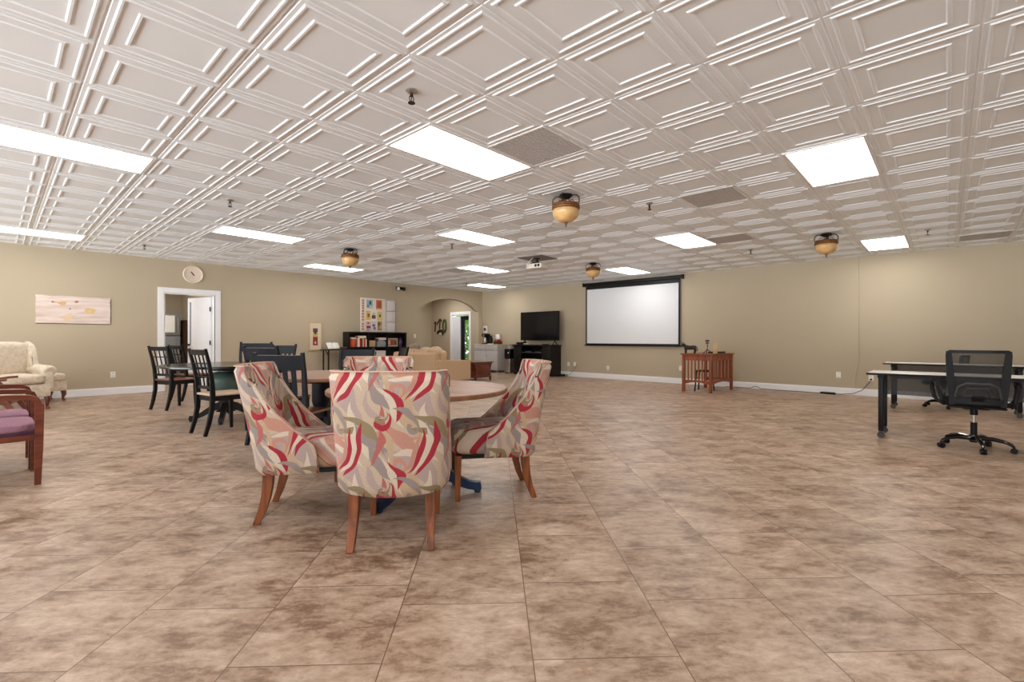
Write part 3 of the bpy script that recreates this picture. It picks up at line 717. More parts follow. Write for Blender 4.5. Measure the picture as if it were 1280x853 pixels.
# ------------------------------------------------------------------ left edge: plum armchairs, wood lounge chair, cream wing chair, ottoman
def plum_chair(loc, label):
    t = thing('wood_arm_chair', label, 'chair', loc, face(0), 'plum seat arm chairs')
    b = nb(); cushion(b, (0, 0, .425), (.52, .54, .09), .15); s = obj('seat', b, 'plum', t)
    b = nb(); bx(b, -.255, .255, -.26, .262, .345, .405, .012); obj('seat_border', b, 'plumdark', t)
    b = nb(); cushion(b, (0, -.25, .72), (.50, .09, .36), .15, rx=R(-8)); obj('backrest', b, 'plum', t)
    for sd in (-1, 1):
        x = sd*.285
        b = nb(); pts = [(x, -.30, .655), (x, -.1, .665), (x, .12, .662), (x, .235, .655), (x, .272, .635), (x, .288, .59)]
        bar(b, pts, .050, [.034, .036, .036, .036, .036, .036], (1, 0, 0)); obj('arm', b, 'cherry', t, smooth=False)
        b = nb(); bar(b, [(x, .288, .60), (x, .285, .30), (x, .278, 0)], .048, [.050, .046, .036]); obj('leg', b, 'cherry', t, smooth=False)
        b = nb(); bar(b, [(x, -.30, .66), (x, -.31, .3), (x, -.34, 0)], .045, .042); obj('leg', b, 'cherry', t, smooth=False)
        b = nb(); bx(b, x-.014, x+.014, -.29, .27, .335, .375); obj('side_rail', b, 'cherry', t, smooth=False)
    b = nb()
    for sd in (-1, 1): bar(b, [(sd*.23, -.24, .40), (sd*.23, -.29, .92)], .03, .03)
    obj('back_frame', b, 'cherry', t, smooth=False)
    return t
p0 = plum_chair((-.06, 5.30, 0), 'plum seated wooden arm chair cut by the left edge, nearest one')
dup(p0, (-.07, 5.93, 0), face(0), 'plum seated wooden arm chair just behind the nearest plum chair')

def lounge():
    t = thing('wooden_lounge_chair', 'slanted wooden lounge chair at the left edge, in front of the cream wing chair', 'chair', (-.15, 8.45, 0), face(-10))
    for sd in (-1, 1):
        x = sd*.30
        b = nb(); bar(b, [(x, -.38, .52), (x, 0, .565), (x, .22, .60), (x, .30, .605)], .07, .026); obj('arm', b, 'cherry', t, smooth=False)
        b = nb(); bar(b, [(x, .10, .57), (x, .30, .32), (x, .50, 0)], .04, .05); obj('leg', b, 'cherry', t, smooth=False)
        b = nb(); bar(b, [(x, -.22, .54), (x, -.32, .25), (x, -.40, 0)], .04, .05); obj('leg', b, 'cherry', t, smooth=False)
    b = nb(); bar(b, [(0, .34, .33), (0, -.28, .28)], .54, .03); obj('seat_frame', b, 'cherry', t, smooth=False)
    b = nb(); cushion(b, (0, .03, .37), (.52, .58, .11), .2, rx=R(5)); obj('seat_cushion', b, 'cream', t)
    b = nb(); cushion(b, (0, -.36, .66), (.50, .12, .50), .2, rx=R(18)); obj('back_cushion', b, 'cream', t)
lounge()

def cabriole(b, x, y, dx, dy, h=.20):
    pts = [(x, y, h), (x+dx*.012, y+dy*.012, h*.8), (x+dx*.018, y+dy*.018, h*.62), (x+dx*.006, y+dy*.006, h*.38), (x+dx*.002, y+dy*.002, h*.2), (x+dx*.018, y+dy*.018, h*.09), (x+dx*.026, y+dy*.026, 0)]
    tube(b, pts, [.036, .038, .034, .022, .017, .024, .020], 10)
def wing_chair():
    f = math.degrees(math.atan2(-.95, .32))
    t = thing('wing_armchair', 'cream wingback armchair with cabriole legs at the left wall', 'armchair', (.17, 10.50, 0), face(f))
    b = nb(); cushion(b, (0, -.30, .70), (.66, .20, .68), .10, rx=R(-9)); obj('backrest', b, 'cream', t)
    for s in (-1, 1):
        b = nb()
        rows = []
        prof = [(-.30, 1.02, .10), (-.22, 1.0, .10), (-.13, .93, .10), (-.09, .80, .09), (-.09, .62, .08)]
        poly = [(-.38, .30), (-.40, 1.0), (-.34, 1.045), (-.22, 1.02), (-.13, .94), (-.09, .82), (-.07, .62), (0, .5), (0, .30)]
        tmp = nb(); prism(tmp, poly, 'x', s*.30-.045, s*.30+.045)
        bmesh.ops.bevel(tmp, geom=list(tmp.edges), offset=.022, segments=3, affect='EDGES'); _merge(b, tmp)
        obj('wing', b, 'cream', t)
        b = nb(); box(b, (s*.315, .02, .44), (.12, .64, .30), .03, 3)
        tube(b, [(s*.325, -.30, .60), (s*.325, .0, .605), (s*.325, .33, .59), (s*.325, .345, .585)], [.075, .08, .08, .06], 16); obj('arm', b, 'cream', t)
    b = nb(); cushion(b, (0, .10, .47), (.54, .60, .16), .18); obj('seat_cushion', b, 'cream', t)
    b = nb(); box(b, (0, .03, .29), (.66, .66, .20), .025, 3); obj('base', b, 'cream', t)
    for sx in (-1, 1):
        b = nb(); cabriole(b, sx*.29, .32, sx*.7, .7); obj('leg', b, 'mahog', t)
        b = nb(); tube(b, [(sx*.27, -.27, .2), (sx*.28, -.30, .1), (sx*.285, -.34, 0)], [.03, .024, .018], 8); obj('leg', b, 'mahog', t)
    t2 = thing('ottoman', 'cream upholstered ottoman beside the wing chair, against the left wall', 'ottoman', (.50, 11.50, 0), face(f))
    b = nb(); cushion(b, (0, 0, .42), (.60, .52, .15), .15); obj('cushion', b, 'cream', t2)
    b = nb(); box(b, (0, 0, .27), (.59, .51, .18), .02, 3); obj('base', b, 'cream', t2)
    b = nb(); z = .355; tube(b, [(-.3, -.262, z), (.3, -.262, z), (.302, .262, z), (-.302, .262, z), (-.3, -.262, z)], .007, 6); obj('piping', b, col((206, 186, 158)), t2)
    for sx in (-1, 1):
        for sy in (-1, 1):
            b = nb(); cabriole(b, sx*.25, sy*.21, sx*.7, sy*.7, .20); obj('leg', b, 'mahog', t2)
wing_chair()

# ------------------------------------------------------------------ left wall: picture, clock, outlet, art, console, bookcase, collage
def text_mesh(b, s, size, mtx):
    cu = bpy.data.curves.new('t', 'FONT'); cu.body = s; cu.size = size; cu.align_x = 'CENTER'; cu.align_y = 'CENTER'; cu.extrude = .001; cu.resolution_u = 2
    o = bpy.data.objects.new('t', cu); C.objects.link(o); dg = bpy.context.evaluated_depsgraph_get(); dg.update()
    me = bpy.data.meshes.new_from_object(o.evaluated_get(dg)); me.transform(mtx); b.from_mesh(me)
    bpy.data.objects.remove(o); bpy.data.curves.remove(cu); bpy.data.meshes.remove(me)
WL = lambda x, y, z: Matrix.Translation((x, y, z)) @ Matrix.Rotation(R(90), 4, 'X')       # text lying on the left wall, read from the room
def left_wall():
    t = thing('wooden_plaque', 'long whitewashed wooden board picture hung on the left wall', 'picture', (1.005, YL-.001, 1.62))
    b = nb(); rnd = random.Random(2)
    pts = []
    for k in range(13): pts.append((-.515+1.03*k/12, .25+rnd.uniform(-.006, .006)))
    for k in range(1, 6): pts.append((.515+rnd.uniform(-.012, .0), .25-.5*k/6))
    pts.append((.515, -.25)); pts.append((-.515, -.25))
    for k in range(1, 6): pts.append((-.515+rnd.uniform(0, .012), -.25+.5*k/6))
    prism(b, pts, 'y', -.022, -.004); obj('board', b, 'driftwood', t, smooth=False)
    b = nb(); bx(b, -.505, .52, -.004, 0, -.262, .24); obj('backing', b, col((92, 70, 54)), t, smooth=False)
    def blob(name, pts, rgb):
        b = nb(); prism(b, pts, 'y', -.0235, -.0215); return obj(name, b, col(rgb), t, smooth=False)
    blob('painted_bird', [(-.30, .135), (-.27, .148), (-.245, .135), (-.215, .135), (-.19, .14), (-.17, .15), (-.12, .148), (-.11, .12), (-.13, .09), (-.16, .075), (-.20, .095), (-.23, .115), (-.28, .118)], (214, 172, 128))
    blob('painted_shadow', [(-.31, .138), (-.295, .15), (-.275, .14), (-.285, .12), (-.305, .122)], (116, 92, 70))
    blob('painted_mark', [(0, .17), (.05, .18), (.06, .15), (.03, .13), (0, .14)], (170, 128, 122))
    blob('painted_sprig', [(.14, .02), (.19, .055), (.23, .04), (.27, .045), (.30, 0), (.27, -.055), (.20, -.06), (.15, -.04)], (222, 190, 138))
    blob('painted_bud', [(-.07, .03), (-.055, .04), (-.05, .01), (-.07, .005)], (120, 104, 90))
    blob('painted_haze', [(-.11, -.09), (-.03, -.07), (-.06, -.20), (-.16, -.21)], (224, 196, 160))

    t = thing('wall_clock', 'round white wall clock above the doorway', 'clock', (2.893, YL-.001, 2.473))
    b = nb(); lathe(b, [(.150, 0), (.188, 0), (.190, .018), (.182, .030), (.165, .032), (.158, .022), (.150, .02)], 48)
    bmesh.ops.rotate(b, matrix=Matrix.Rotation(R(90), 3, 'X'), verts=b.verts); obj('rim', b, col((232, 216, 198), .4), t)
    b = nb(); lathe(b, [(0, .0), (.156, 0), (.156, .014), (0, .014)], 48); bmesh.ops.rotate(b, matrix=Matrix.Rotation(R(90), 3, 'X'), verts=b.verts); obj('dial', b, col((250, 248, 252)), t)
    b = nb()
    for k in range(1, 13):
        a = R(90-30*k); text_mesh(b, str(k), .062, Matrix.Translation((.118*math.cos(a), -.0155, .118*math.sin(a))) @ Matrix.Rotation(R(90), 4, 'X'))
    obj('numerals', b, col((40, 34, 40)), t, smooth=False)
    b = nb(); pass
    bar(b, [(-.02*math.cos(R(118)), -.018, -.02*math.sin(R(118))), (.125*math.cos(R(118)), -.018, .125*math.sin(R(118)))], .002, .014, (0, 1, 0)); obj('minute_hand', b, 'plastic', t, smooth=False)
    b = nb(); bar(b, [(.03*math.cos(R(308)), -.0205, .03*math.sin(R(308))), (.07*math.cos(R(128)), -.0205, .07*math.sin(R(128)))], .002, .020, (0, 1, 0)); obj('hour_hand', b, 'plastic', t, smooth=False)
    b = nb(); cyl(b, (0, -.014, 0), (0, -.024, 0), .012); obj('hub', b, 'plastic', t)

    t = thing('framed_print', 'narrow cream framed print with a red panel, left of the bookcase', 'picture', (5.575, YL-.001, 1.165))
    b = nb(); w, h = .175, .37
    for a in ((-w, -w+.03, -h, h), (w-.03, w, -h, h), (-w+.03, w-.03, -h, -h+.03), (-w+.03, w-.03, h-.03, h)): bx(b, a[0], a[1], -.03, 0, a[2], a[3], .004)
    obj('frame', b, col((196, 172, 138), .45), t, smooth=False)
    b = nb(); bx(b, -w+.03, w-.03, -.012, 0, -h+.03, h-.03); obj('mat_board', b, col((222, 206, 180)), t, smooth=False)
    def pan(nm, x0, x1, z0, z1, rgb, y=-.0135):
        b = nb(); bx(b, x0, x1, y, -.011, z0, z1); obj(nm, b, col(rgb), t, smooth=False)
    pan('print_red_panel', -.06, .065, -.24, -.02, (142, 44, 42)); pan('print_yellow_panel', -.06, .065, -.02, .10, (198, 176, 116)); pan('print_dark_panel', -.06, .065, .10, .20, (86, 70, 58))
    pan('print_flower', -.03, .03, .05, .13, (60, 48, 42), -.0145); pan('print_dot', -.015, .02, -.2, -.14, (226, 200, 180), -.0145)

    # outlets and switch on both walls
    def plate(name, label, loc, rz, cat, kind, grp=None):
        t = thing(name, label, cat, loc, rz, grp)
        b = nb(); bx(b, -.04, .04, -.008, 0, -.06, .06, .003); obj('plate', b, 'white', t)
        if kind == 'outlet':
            for z in (-.028, .028):
                b = nb(); cyl(b, (0, -.008, z), (0, -.0105, z), .017, seg=16); obj('socket', b, 'offwhite', t)
        else:
            b = nb(); bx(b, -.008, .008, -.018, -.006, -.016, .016, .002); obj('toggle', b, 'offwhite', t)
    g = 'white wall outlets'
    plate('wall_outlet', 'white outlet on the bare left wall, between wing chair and lattice chairs', (1.56, YL-.001, .385), 0, 'outlet', 'outlet', g)
    plate('light_switch', 'cream light switch between the bookcase and the arch', (8.68, YL-.001, 1.19), 0, 'switch', 'switch')
    for y, z, lab in ((8.30, .365, 'white outlet beside the television stand, left one of two'), (8.08, .37, 'white outlet beside the television stand, right one of two'), (6.96, .30, 'white outlet under the projection screen'),
                      (4.89, .385, 'white outlet just left of the slatted desk'), (1.62, .39, 'white outlet between the slatted desk and the wall cord'), (1.09, .35, 'white outlet with a dark plug, behind the nearer grey table')):
        plate('wall_outlet', lab, (XR-.001, y, z), R(-90), 'outlet', 'outlet', g)

    # emergency light
    t = thing('emergency_light', 'black twin head emergency light high on the left wall', 'light', (8.10, YL, 2.59))
    b = nb(); bx(b, -.10, .10, -.05, 0, -.03, .05, .008); obj('housing', b, 'plastic', t)
    for s in (-1, 1):
        b = nb(); tube(b, [(s*.085, -.04, 0), (s*.095, -.10, -.01), (s*.10, -.13, -.015)], [.03, .055, .058], 14); h = obj('lamp_head', b, 'plastic', t)
        b = nb(); cyl(b, (s*.10, -.129, -.015), (s*.101, -.134, -.0155), .048); obj('lens', b, 'white' if s < 0 else 'iron', h)

    # narrow console with an open book
    t = thing('console_table', 'thin dark console table left of the bookcase', 'table', (5.97, 11.72, 0))
    b = nb(); bx(b, -.33, .33, -.17, .17, .80, .825, .006); obj('tabletop', b, 'ebony', t)
    for sx in (-1, 1):
        for sy in (-1, 1):
            b = nb(); bx(b, sx*.24-.014, sx*.24+.014, sy*.14-.014, sy*.14+.014, 0, .80); obj('leg', b, 'ebony', t, smooth=False)
    b = nb(); bx(b, -.24, .24, -.15, .15, .12, .14); obj('lower_shelf', b, 'ebony', t, smooth=False)
    b = nb()
    for s in (-1, 1): bar(b, [(s*.24, -.155, .66), (s*.33, -.155, .80)], .02, .02, (0, 1, 0))
    obj('bracket', b, 'ebony', t, smooth=False)
    t = thing('open_book', 'white open book propped up on the dark console table', 'book', (5.93, 11.68, .829)); t.rotation_euler = (R(48), 0, 0)
    for s in (-1, 1):
        b = nb(); pr = [(0, .012), (s*.05, .034), (s*.10, .030), (s*.16, .018), (s*.16, .004), (0, .002)]
        prism(b, pr, 'y', .002, .20); obj('page_block', b, 'paper', t, smooth=False)
    b = nb(); bx(b, -.17, .17, 0, .21, 0, .004); obj('cover', b, col((70, 50, 40)), t, smooth=False)
    t = tag(obj('small_box', (lambda q: (bx(q, -.10, .10, -.07, .07, 0, .06, .006), q)[1])(nb()), 'brownwood', loc=(6.19, 11.75, .826)), 'small dark brown box beside the open book on the console', 'box')
left_wall()

def bookcase():
    x0, x1, y0, y1, zt = 6.33, 8.14, 11.66, YL-.017, 1.285
    t = thing('bookcase', 'low black bookcase against the left wall beside the arch', 'bookcase', ((x0+x1)/2, y0, 0)); w = (x1-x0)/2; d = y1-y0
    b = nb(); bx(b, -w, w, -.02, d, zt-.035, zt, .004); obj('top_panel', b, 'ebony', t, smooth=False)
    b = nb(); bx(b, -w, w, d-.012, d, .06, zt-.035); obj('back_panel', b, 'ebony', t, smooth=False)
    for s in (-1, 1):
        b = nb(); bx(b, s*w-(.03 if s > 0 else 0), s*w+(0 if s > 0 else .03), 0, d-.012, 0, zt-.035); obj('side_panel', b, 'ebony', t, smooth=False)
    for z in (.06, .46, .85):
        b = nb(); bx(b, -w+.03, w-.03, 0, d-.012, z, z+.03); obj('shelf', b, 'ebony', t, smooth=False)
    for x in (-.33, .27):
        b = nb(); bx(b, x-.012, x+.012, .004, d-.012, .88, zt-.035); obj('divider', b, 'ebony', t, smooth=False)
        if x < 0: continue
        b = nb(); bx(b, x-.012, x+.012, .004, d-.012, .49, .85); obj('divider', b, 'ebony', t, smooth=False)
    b = nb(); bx(b, -w+.03, w-.03, .02, .04, 0, .06); obj('kick_board', b, 'ebony', t, smooth=False)
    cx = 7.14+.06; Z = .881
    def book(x, y, z, sx, sy, sz, rgb, lab, grp, flat=False):
        r = thing('book', lab, 'book', (x, y, z), 0, grp)
        b = nb()
        if flat:
            bx(b, -sx/2, sx/2, -sy/2, sy/2, 0, .004); bx(b, -sx/2, sx/2, -sy/2, sy/2, sz-.004, sz); bx(b, -sx/2, -sx/2+.004, -sy/2, sy/2, .004, sz-.004)
            obj('cover', b, col(rgb), r, smooth=False); b = nb(); bx(b, -sx/2+.004, sx/2-.004, -sy/2+.004, sy/2-.004, .004, sz-.004); obj('page_block', b, 'paper', r, smooth=False)
        else:
            bx(b, -sx/2, -sx/2+.003, -sy/2, sy/2, 0, sz); bx(b, sx/2-.003, sx/2, -sy/2, sy/2, 0, sz); bx(b, -sx/2+.003, sx/2-.003, -sy/2, -sy/2+.004, 0, sz)
            obj('cover', b, col(rgb), r, smooth=False); b = nb(); bx(b, -sx/2+.003, sx/2-.003, -sy/2+.004, sy/2-.004, .004, sz-.006); obj('page_block', b, 'paper', r, smooth=False)
    # top shelf, left bay: round red tin with a pale lid, then a row of books with two lying on top
    t = thing('red_tin', 'orange red round tin with a pale lid on the top shelf, far left', 'tin', (cx-.70, 11.80, Z))
    b = nb(); lathe(b, [(0, 0), (.10, 0), (.114, .06), (.11, .16), (.095, .215), (0, .215)], 24); obj('body', b, col((196, 78, 44)), t)
    b = nb(); lathe(b, [(0, .215), (.105, .215), (.108, .25), (.09, .26), (0, .26)], 24); obj('lid', b, col((232, 214, 196)), t)
    cols = [(236, 222, 204), (150, 38, 34), (120, 30, 30), (206, 176, 140), (168, 50, 40), (228, 200, 180)]
    nm = ['cream', 'bright red', 'dark red', 'tan', 'brick red', 'pale pink']
    for k, (c, n_) in enumerate(zip(cols, nm)):
        book(cx-.56+k*.043, 11.79, Z, .038, .19, .235-.01*(k % 3), c, '%s book standing in the row right of the red tin' % n_, 'row of books on the top shelf')
    for k, (c, n_) in enumerate([((222, 150, 84), 'orange'), ((238, 206, 158), 'cream')]):
        book(cx-.455, 11.79, Z+.236+k*.032, .24, .18, .03, c, '%s book lying flat on top of the standing row' % n_, 'books lying on the standing row', True)
    t = tag(obj('tan_box', (lambda q: (box(q, (0, 0, .085), (.18, .18, .17), .006), q)[1])(nb()), col((196, 164, 124)), loc=(cx-.14, 11.80, Z)), 'tan box in the middle bay of the top shelf', 'box')
    for k, (c, n_) in enumerate([((188, 96, 78), 'salmon'), ((226, 190, 176), 'pale pink')]):
        book(cx+.17, 11.80, Z+.185+k*.034, .24, .19, .032, c, '%s book lying on the grey domed case, middle bay' % n_, 'books lying on the grey case', True)
    t = thing('domed_case', 'grey domed case in the middle bay of the top shelf', 'case', (cx+.15, 11.80, Z))
    b = nb(); prism(b, [(-.13, 0), (.13, 0), (.13, .10)]+[(.13*math.cos(R(a)), .10+.08*math.sin(R(a))) for a in range(15, 180, 15)]+[(-.13, .10)], 'y', -.09, .09); obj('body', b, col((146, 150, 156)), t, smooth=False)
    b = nb(); bx(b, -.02, .02, -.097, -.088, .07, .11, .002); obj('clasp', b, 'steel', t)
    t = thing('framed_photo', 'framed warm toned photo leaning in the right bay of the top shelf', 'picture frame', (cx+.52, 11.78, Z))
    b = nb(); bx(b, -.19, .19, -.012, .012, .0, .235, .004); obj('frame', b, col((222, 204, 178)), t)
    b = nb(); bx(b, -.165, .165, -.0145, -.0115, .03, .21); p = obj('print', b, col((150, 112, 76)), t, smooth=False)
    for nm_, a, rgb in (('print_figure', (-.05, .06, .05, .17), (176, 74, 56)), ('print_highlight', (-.13, -.06, .05, .19), (226, 206, 170)), ('print_shade', (.08, .14, .05, .15), (92, 66, 58))):
        b = nb(); bx(b, a[0], a[1], -.0165, -.0143, a[2], a[3]); obj(nm_, b, col(rgb), p, smooth=False)
    t = thing('purple_vase', 'dark purple vase at the right end of the top shelf', 'vase', (cx+.82, 11.80, Z))
    b = nb(); lathe(b, [(0, 0), (.05, 0), (.075, .06), (.08, .13), (.05, .20), (.03, .23), (.042, .26), (.036, .26), (.024, .23), (0, .2)], 24); obj('body', b, col((70, 52, 84), .3), t)
    # lower shelf
    Z2 = .491
    t = thing('game_box', 'pale green game box lying on the lower shelf', 'box', (cx-.28, 11.80, Z2))
    b = nb(); bx(b, -.21, .21, -.12, .12, 0, .27, .004); obj('body', b, col((150, 176, 150)), t); b = nb(); bx(b, -.215, .215, -.125, .125, .27, .30, .004); obj('lid', b, col((206, 220, 198)), t)
    t = thing('storage_case', 'blue grey storage case at the left end of the lower shelf', 'case', (cx-.69, 11.80, Z2))
    b = nb(); bx(b, -.13, .13, -.11, .11, 0, .27, .012); obj('body', b, col((96, 104, 124)), t); b = nb(); tube(b, [(-.05, -.11, .2), (-.05, -.13, .21), (.05, -.13, .21), (.05, -.11, .2)], .006, 6); obj('handle', b, 'plastic', t)
    z = Z2
    for k, (c, n_, hh) in enumerate([((176, 196, 206), 'pale blue', .06), ((92, 128, 150), 'steel blue', .05), ((214, 206, 200), 'off-white', .04), ((166, 42, 66), 'crimson', .06), ((96, 60, 66), 'maroon', .04), ((226, 196, 190), 'blush pink', .03)]):
        book(cx+.12, 11.80, z, .32-.01*(k % 2), .2, hh-.002, c, '%s book in the flat stack on the lower shelf' % n_, 'flat stack of books on the lower shelf', True); z += hh
    # collage board standing on the bookcase
    t = thing('collage_board', 'white board of pinned craft pictures standing on the black bookcase', 'board', (7.23, YL-.03, 1.287))
    b = nb(); bx(b, -.40, .40, -.03, 0, 0, .955, .004); obj('board', b, col((236, 226, 214)), t)
    def sheet(x, z_, w, h, rgb, inner=None, nm_='sheet', rz_=0.):
        b = nb(); box(b, (x, -.0315, z_), (w, .004, h)); s_ = obj(nm_, b, col(rgb), t, smooth=False)
        for (px, pz, pw, ph, c) in inner or []:
            b = nb(); box(b, (x+px, -.0345, z_+pz), (pw, .003, ph)); obj('motif', b, col(c), s_, smooth=False)
    sheet(-.13, .79, .19, .24, (150, 186, 198), [(.02, .03, .05, .09, (52, 62, 74)), (-.05, -.06, .03, .05, (58, 70, 92)), (.04, -.08, .08, .03, (220, 222, 224))])
    sheet(.17, .78, .18, .27, (206, 104, 74), [(.01, .0, .12, .16, (166, 92, 58)), (.01, -.115, .15, .03, (232, 168, 138))])
    sheet(-.17, .47, .16, .26, (230, 200, 128), [(.01, .0, .07, .09, (150, 120, 60)), (.01, .0, .035, .045, (216, 196, 130))])
    sheet(.0, .46, .13, .24, (226, 222, 218), [(.0, -.03, .12, .10, (124, 66, 66)), (.0, .06, .07, .03, (150, 158, 150))])
    sheet(.19, .46, .15, .26, (224, 200, 130), [(.01, .01, .06, .08, (112, 112, 52))])
    sheet(-.16, .16, .19, .28, (228, 190, 184), [(-.01, .09, .05, .05, (168, 80, 50)), (.0, -.02, .12, .07, (104, 76, 112)), (-.02, -.1, .03, .04, (90, 80, 90))])
    sheet(.01, .17, .12, .26, (206, 206, 214), [(-.01, .02, .08, .06, (92, 96, 112)), (.02, -.06, .06, .07, (112, 104, 120))])
    sheet(.19, .18, .14, .26, (172, 142, 92), [(-.02, .05, .06, .08, (112, 84, 54)), (.03, -.03, .04, .1, (216, 190, 140))])
    b = nb(); rnd = random.Random(9)
    for k, z_ in enumerate((.87, .80, .73, .66, .58, .50, .42, .34, .22, .15, .08)):
        for q in range(3): bx(b, -.365+q*.022+rnd.uniform(0, .004), -.35+q*.022, -.034, -.029, z_-.022+rnd.uniform(0, .01), z_+.022)
    obj('marks', b, col((110, 70, 74)), t, smooth=False)
    b = nb(); bx(b, -.385, -.28, -.033, -.029, .03, .93); obj('title_strip', b, col((236, 206, 190)), t, smooth=False)
    t = thing('hanging_pocket_chart', 'white three pocket chart right of the craft picture board', 'wall organizer', (7.80, YL-.02, 1.287))
    b = nb(); bx(b, -.155, .155, -.012, 0, 0, .95, .003); obj('back_panel', b, col((228, 222, 216)), t)
    for k in range(3):
        b = nb(); bx(b, -.145, .145, -.03, -.012, .01+k*.317, .29+k*.317, .004); obj('pocket', b, col((222, 216, 214)), t)
        b = nb(); bx(b, -.145, .145, -.032, -.010, .292+k*.317, .302+k*.317); obj('rod', b, col((110, 98, 90)), t, smooth=False)
bookcase()

# ------------------------------------------------------------------ hall decoration
def hall():
    t = thing('wooden_letter', 'brown wooden letter M hung on the hall wall behind the arch', 'wall letter', (XR-.001, 14.36, 1.60), R(-90))
    b = nb()
    for p in ([(-.27, -.0, -.22), (-.22, 0, .16)], [(-.22, 0, .16), (-.31, 0, .10)], [(-.14, 0, .06), (.04, 0, .26)], [(.05, 0, .27), (.02, 0, -.12)], [(.05, 0, .26), (.15, 0, .17)]):
        bar(b, [(q[0], -.02, q[2]) for q in p], .025, .05, (0, 1, 0))
    obj('letter', b, 'brownwood', t, smooth=False)
    t = thing('green_wreath', 'green oval leaf wreath beside the wooden letter on the hall wall', 'wreath', (XR-.001, 14.03, 1.60), R(-90))
    b = nb(); tube(b, [(.09*math.cos(R(a)), -.03, .22*math.sin(R(a))) for a in range(0, 361, 15)], .018, 8); obj('ring', b, 'bark', t)
    b = nb(); rnd = random.Random(3)
    for k in range(260):
        a = rnd.uniform(0, 2*PI); p = Vector((.09*math.cos(a), -.03, .22*math.sin(a)))+Vector((rnd.gauss(0, .02), -abs(rnd.gauss(0, .015)), rnd.gauss(0, .02)))
        n1 = Vector((rnd.gauss(0, 1), -1, rnd.gauss(0, 1))).normalized(); n2 = n1.orthogonal().normalized(); n3 = n1.cross(n2); s = .03
        b.faces.new([b.verts.new(p+n2*s), b.verts.new(p+n3*s*.45), b.verts.new(p-n2*s), b.verts.new(p-n3*s*.45)])
    obj('leaves', b, 'leafdk', t, smooth=False)
    t = thing('wall_hook_rack', 'dark arched hook rack under the wreath on the hall wall', 'hook rack', (XR-.001, 14.26, 1.31), R(-90))
    b = nb(); tube(b, [(-.2, -.03, -.02), (-.17, -.04, .06), (-.05, -.045, .10), (.08, -.045, .10), (.13, -.04, .04), (.10, -.03, -.05)], [.02, .035, .045, .045, .04, .03], 10); obj('rack', b, 'iron', t)
    b = nb(); bx(b, -.10, .03, -.03, 0, -.06, .02, .005); obj('card', b, 'paper', t)
    t = thing('wall_sign', 'small white sign with a dark spot on the right wall corner above the counter', 'sign', (XR-.001, 11.84, 1.44), R(-90))
    b = nb(); bx(b, -.11, .11, -.02, 0, -.13, .12, .01); obj('board', b, 'paper', t)
    b = nb(); lathe(b, [(.03, 0), (.055, 0), (.055, .012), (.03, .012)], 20, (0, 0, 0)); bmesh.ops.rotate(b, matrix=Matrix.Rotation(R(90), 3, 'X'), verts=b.verts); bmesh.ops.translate(b, vec=(-.01, -.02, .0), verts=b.verts); obj('motif', b, col((104, 84, 70)), t)
hall()

# ------------------------------------------------------------------ side room
def side_room():
    t = thing('refrigerator', 'grey refrigerator with paper sheet, seen through the open doorway', 'refrigerator', (2.885, 14.96, 0))
    b = nb(); bx(b, -.36, .36, -.30, .38, .02, 1.72, .01); obj('body', b, 'fridge', t)
    b = nb(); bx(b, -.36, .36, -.36, -.305, 1.18, 1.72, .01); d = obj('door', b, 'fridge', t)
    b = nb(); tube(b, [(.30, -.36, 1.24), (.30, -.40, 1.26), (.30, -.40, 1.62), (.30, -.36, 1.64)], .012, 8); obj('handle', b, 'steel', d)
    b = nb(); bx(b, -.36, .36, -.36, -.305, .05, 1.15, .01); d = obj('door', b, 'fridge', t)
    b = nb(); tube(b, [(.30, -.36, .6), (.30, -.40, .62), (.30, -.40, 1.08), (.30, -.36, 1.10)], .012, 8); obj('handle', b, 'steel', d)
    tag(obj('paper_sheet', (lambda q: (bx(q, -.17, .16, -.004, 0, 0, .43), q)[1])(nb()), 'paper', loc=(2.96, 14.598, 1.25), smooth=False), 'white paper sheet stuck on the refrigerator door', 'paper')
    t = thing('tall_cabinet', 'tall dark brown cabinet beyond the open white door', 'cabinet', (3.40, 15.05, 0))
    b = nb(); bx(b, -.07, .065, -.3, .3, 0, 1.58, .01); obj('body', b, 'brownwood', t)
    b = nb(); bx(b, -.085, -.07, -.28, .28, .1, 1.5, .004); d = obj('door', b, 'brownwood', t)
    b = nb(); cyl(b, (-.085, -.2, .85), (-.105, -.2, .85), .014); obj('knob', b, 'steel', d)
side_room()

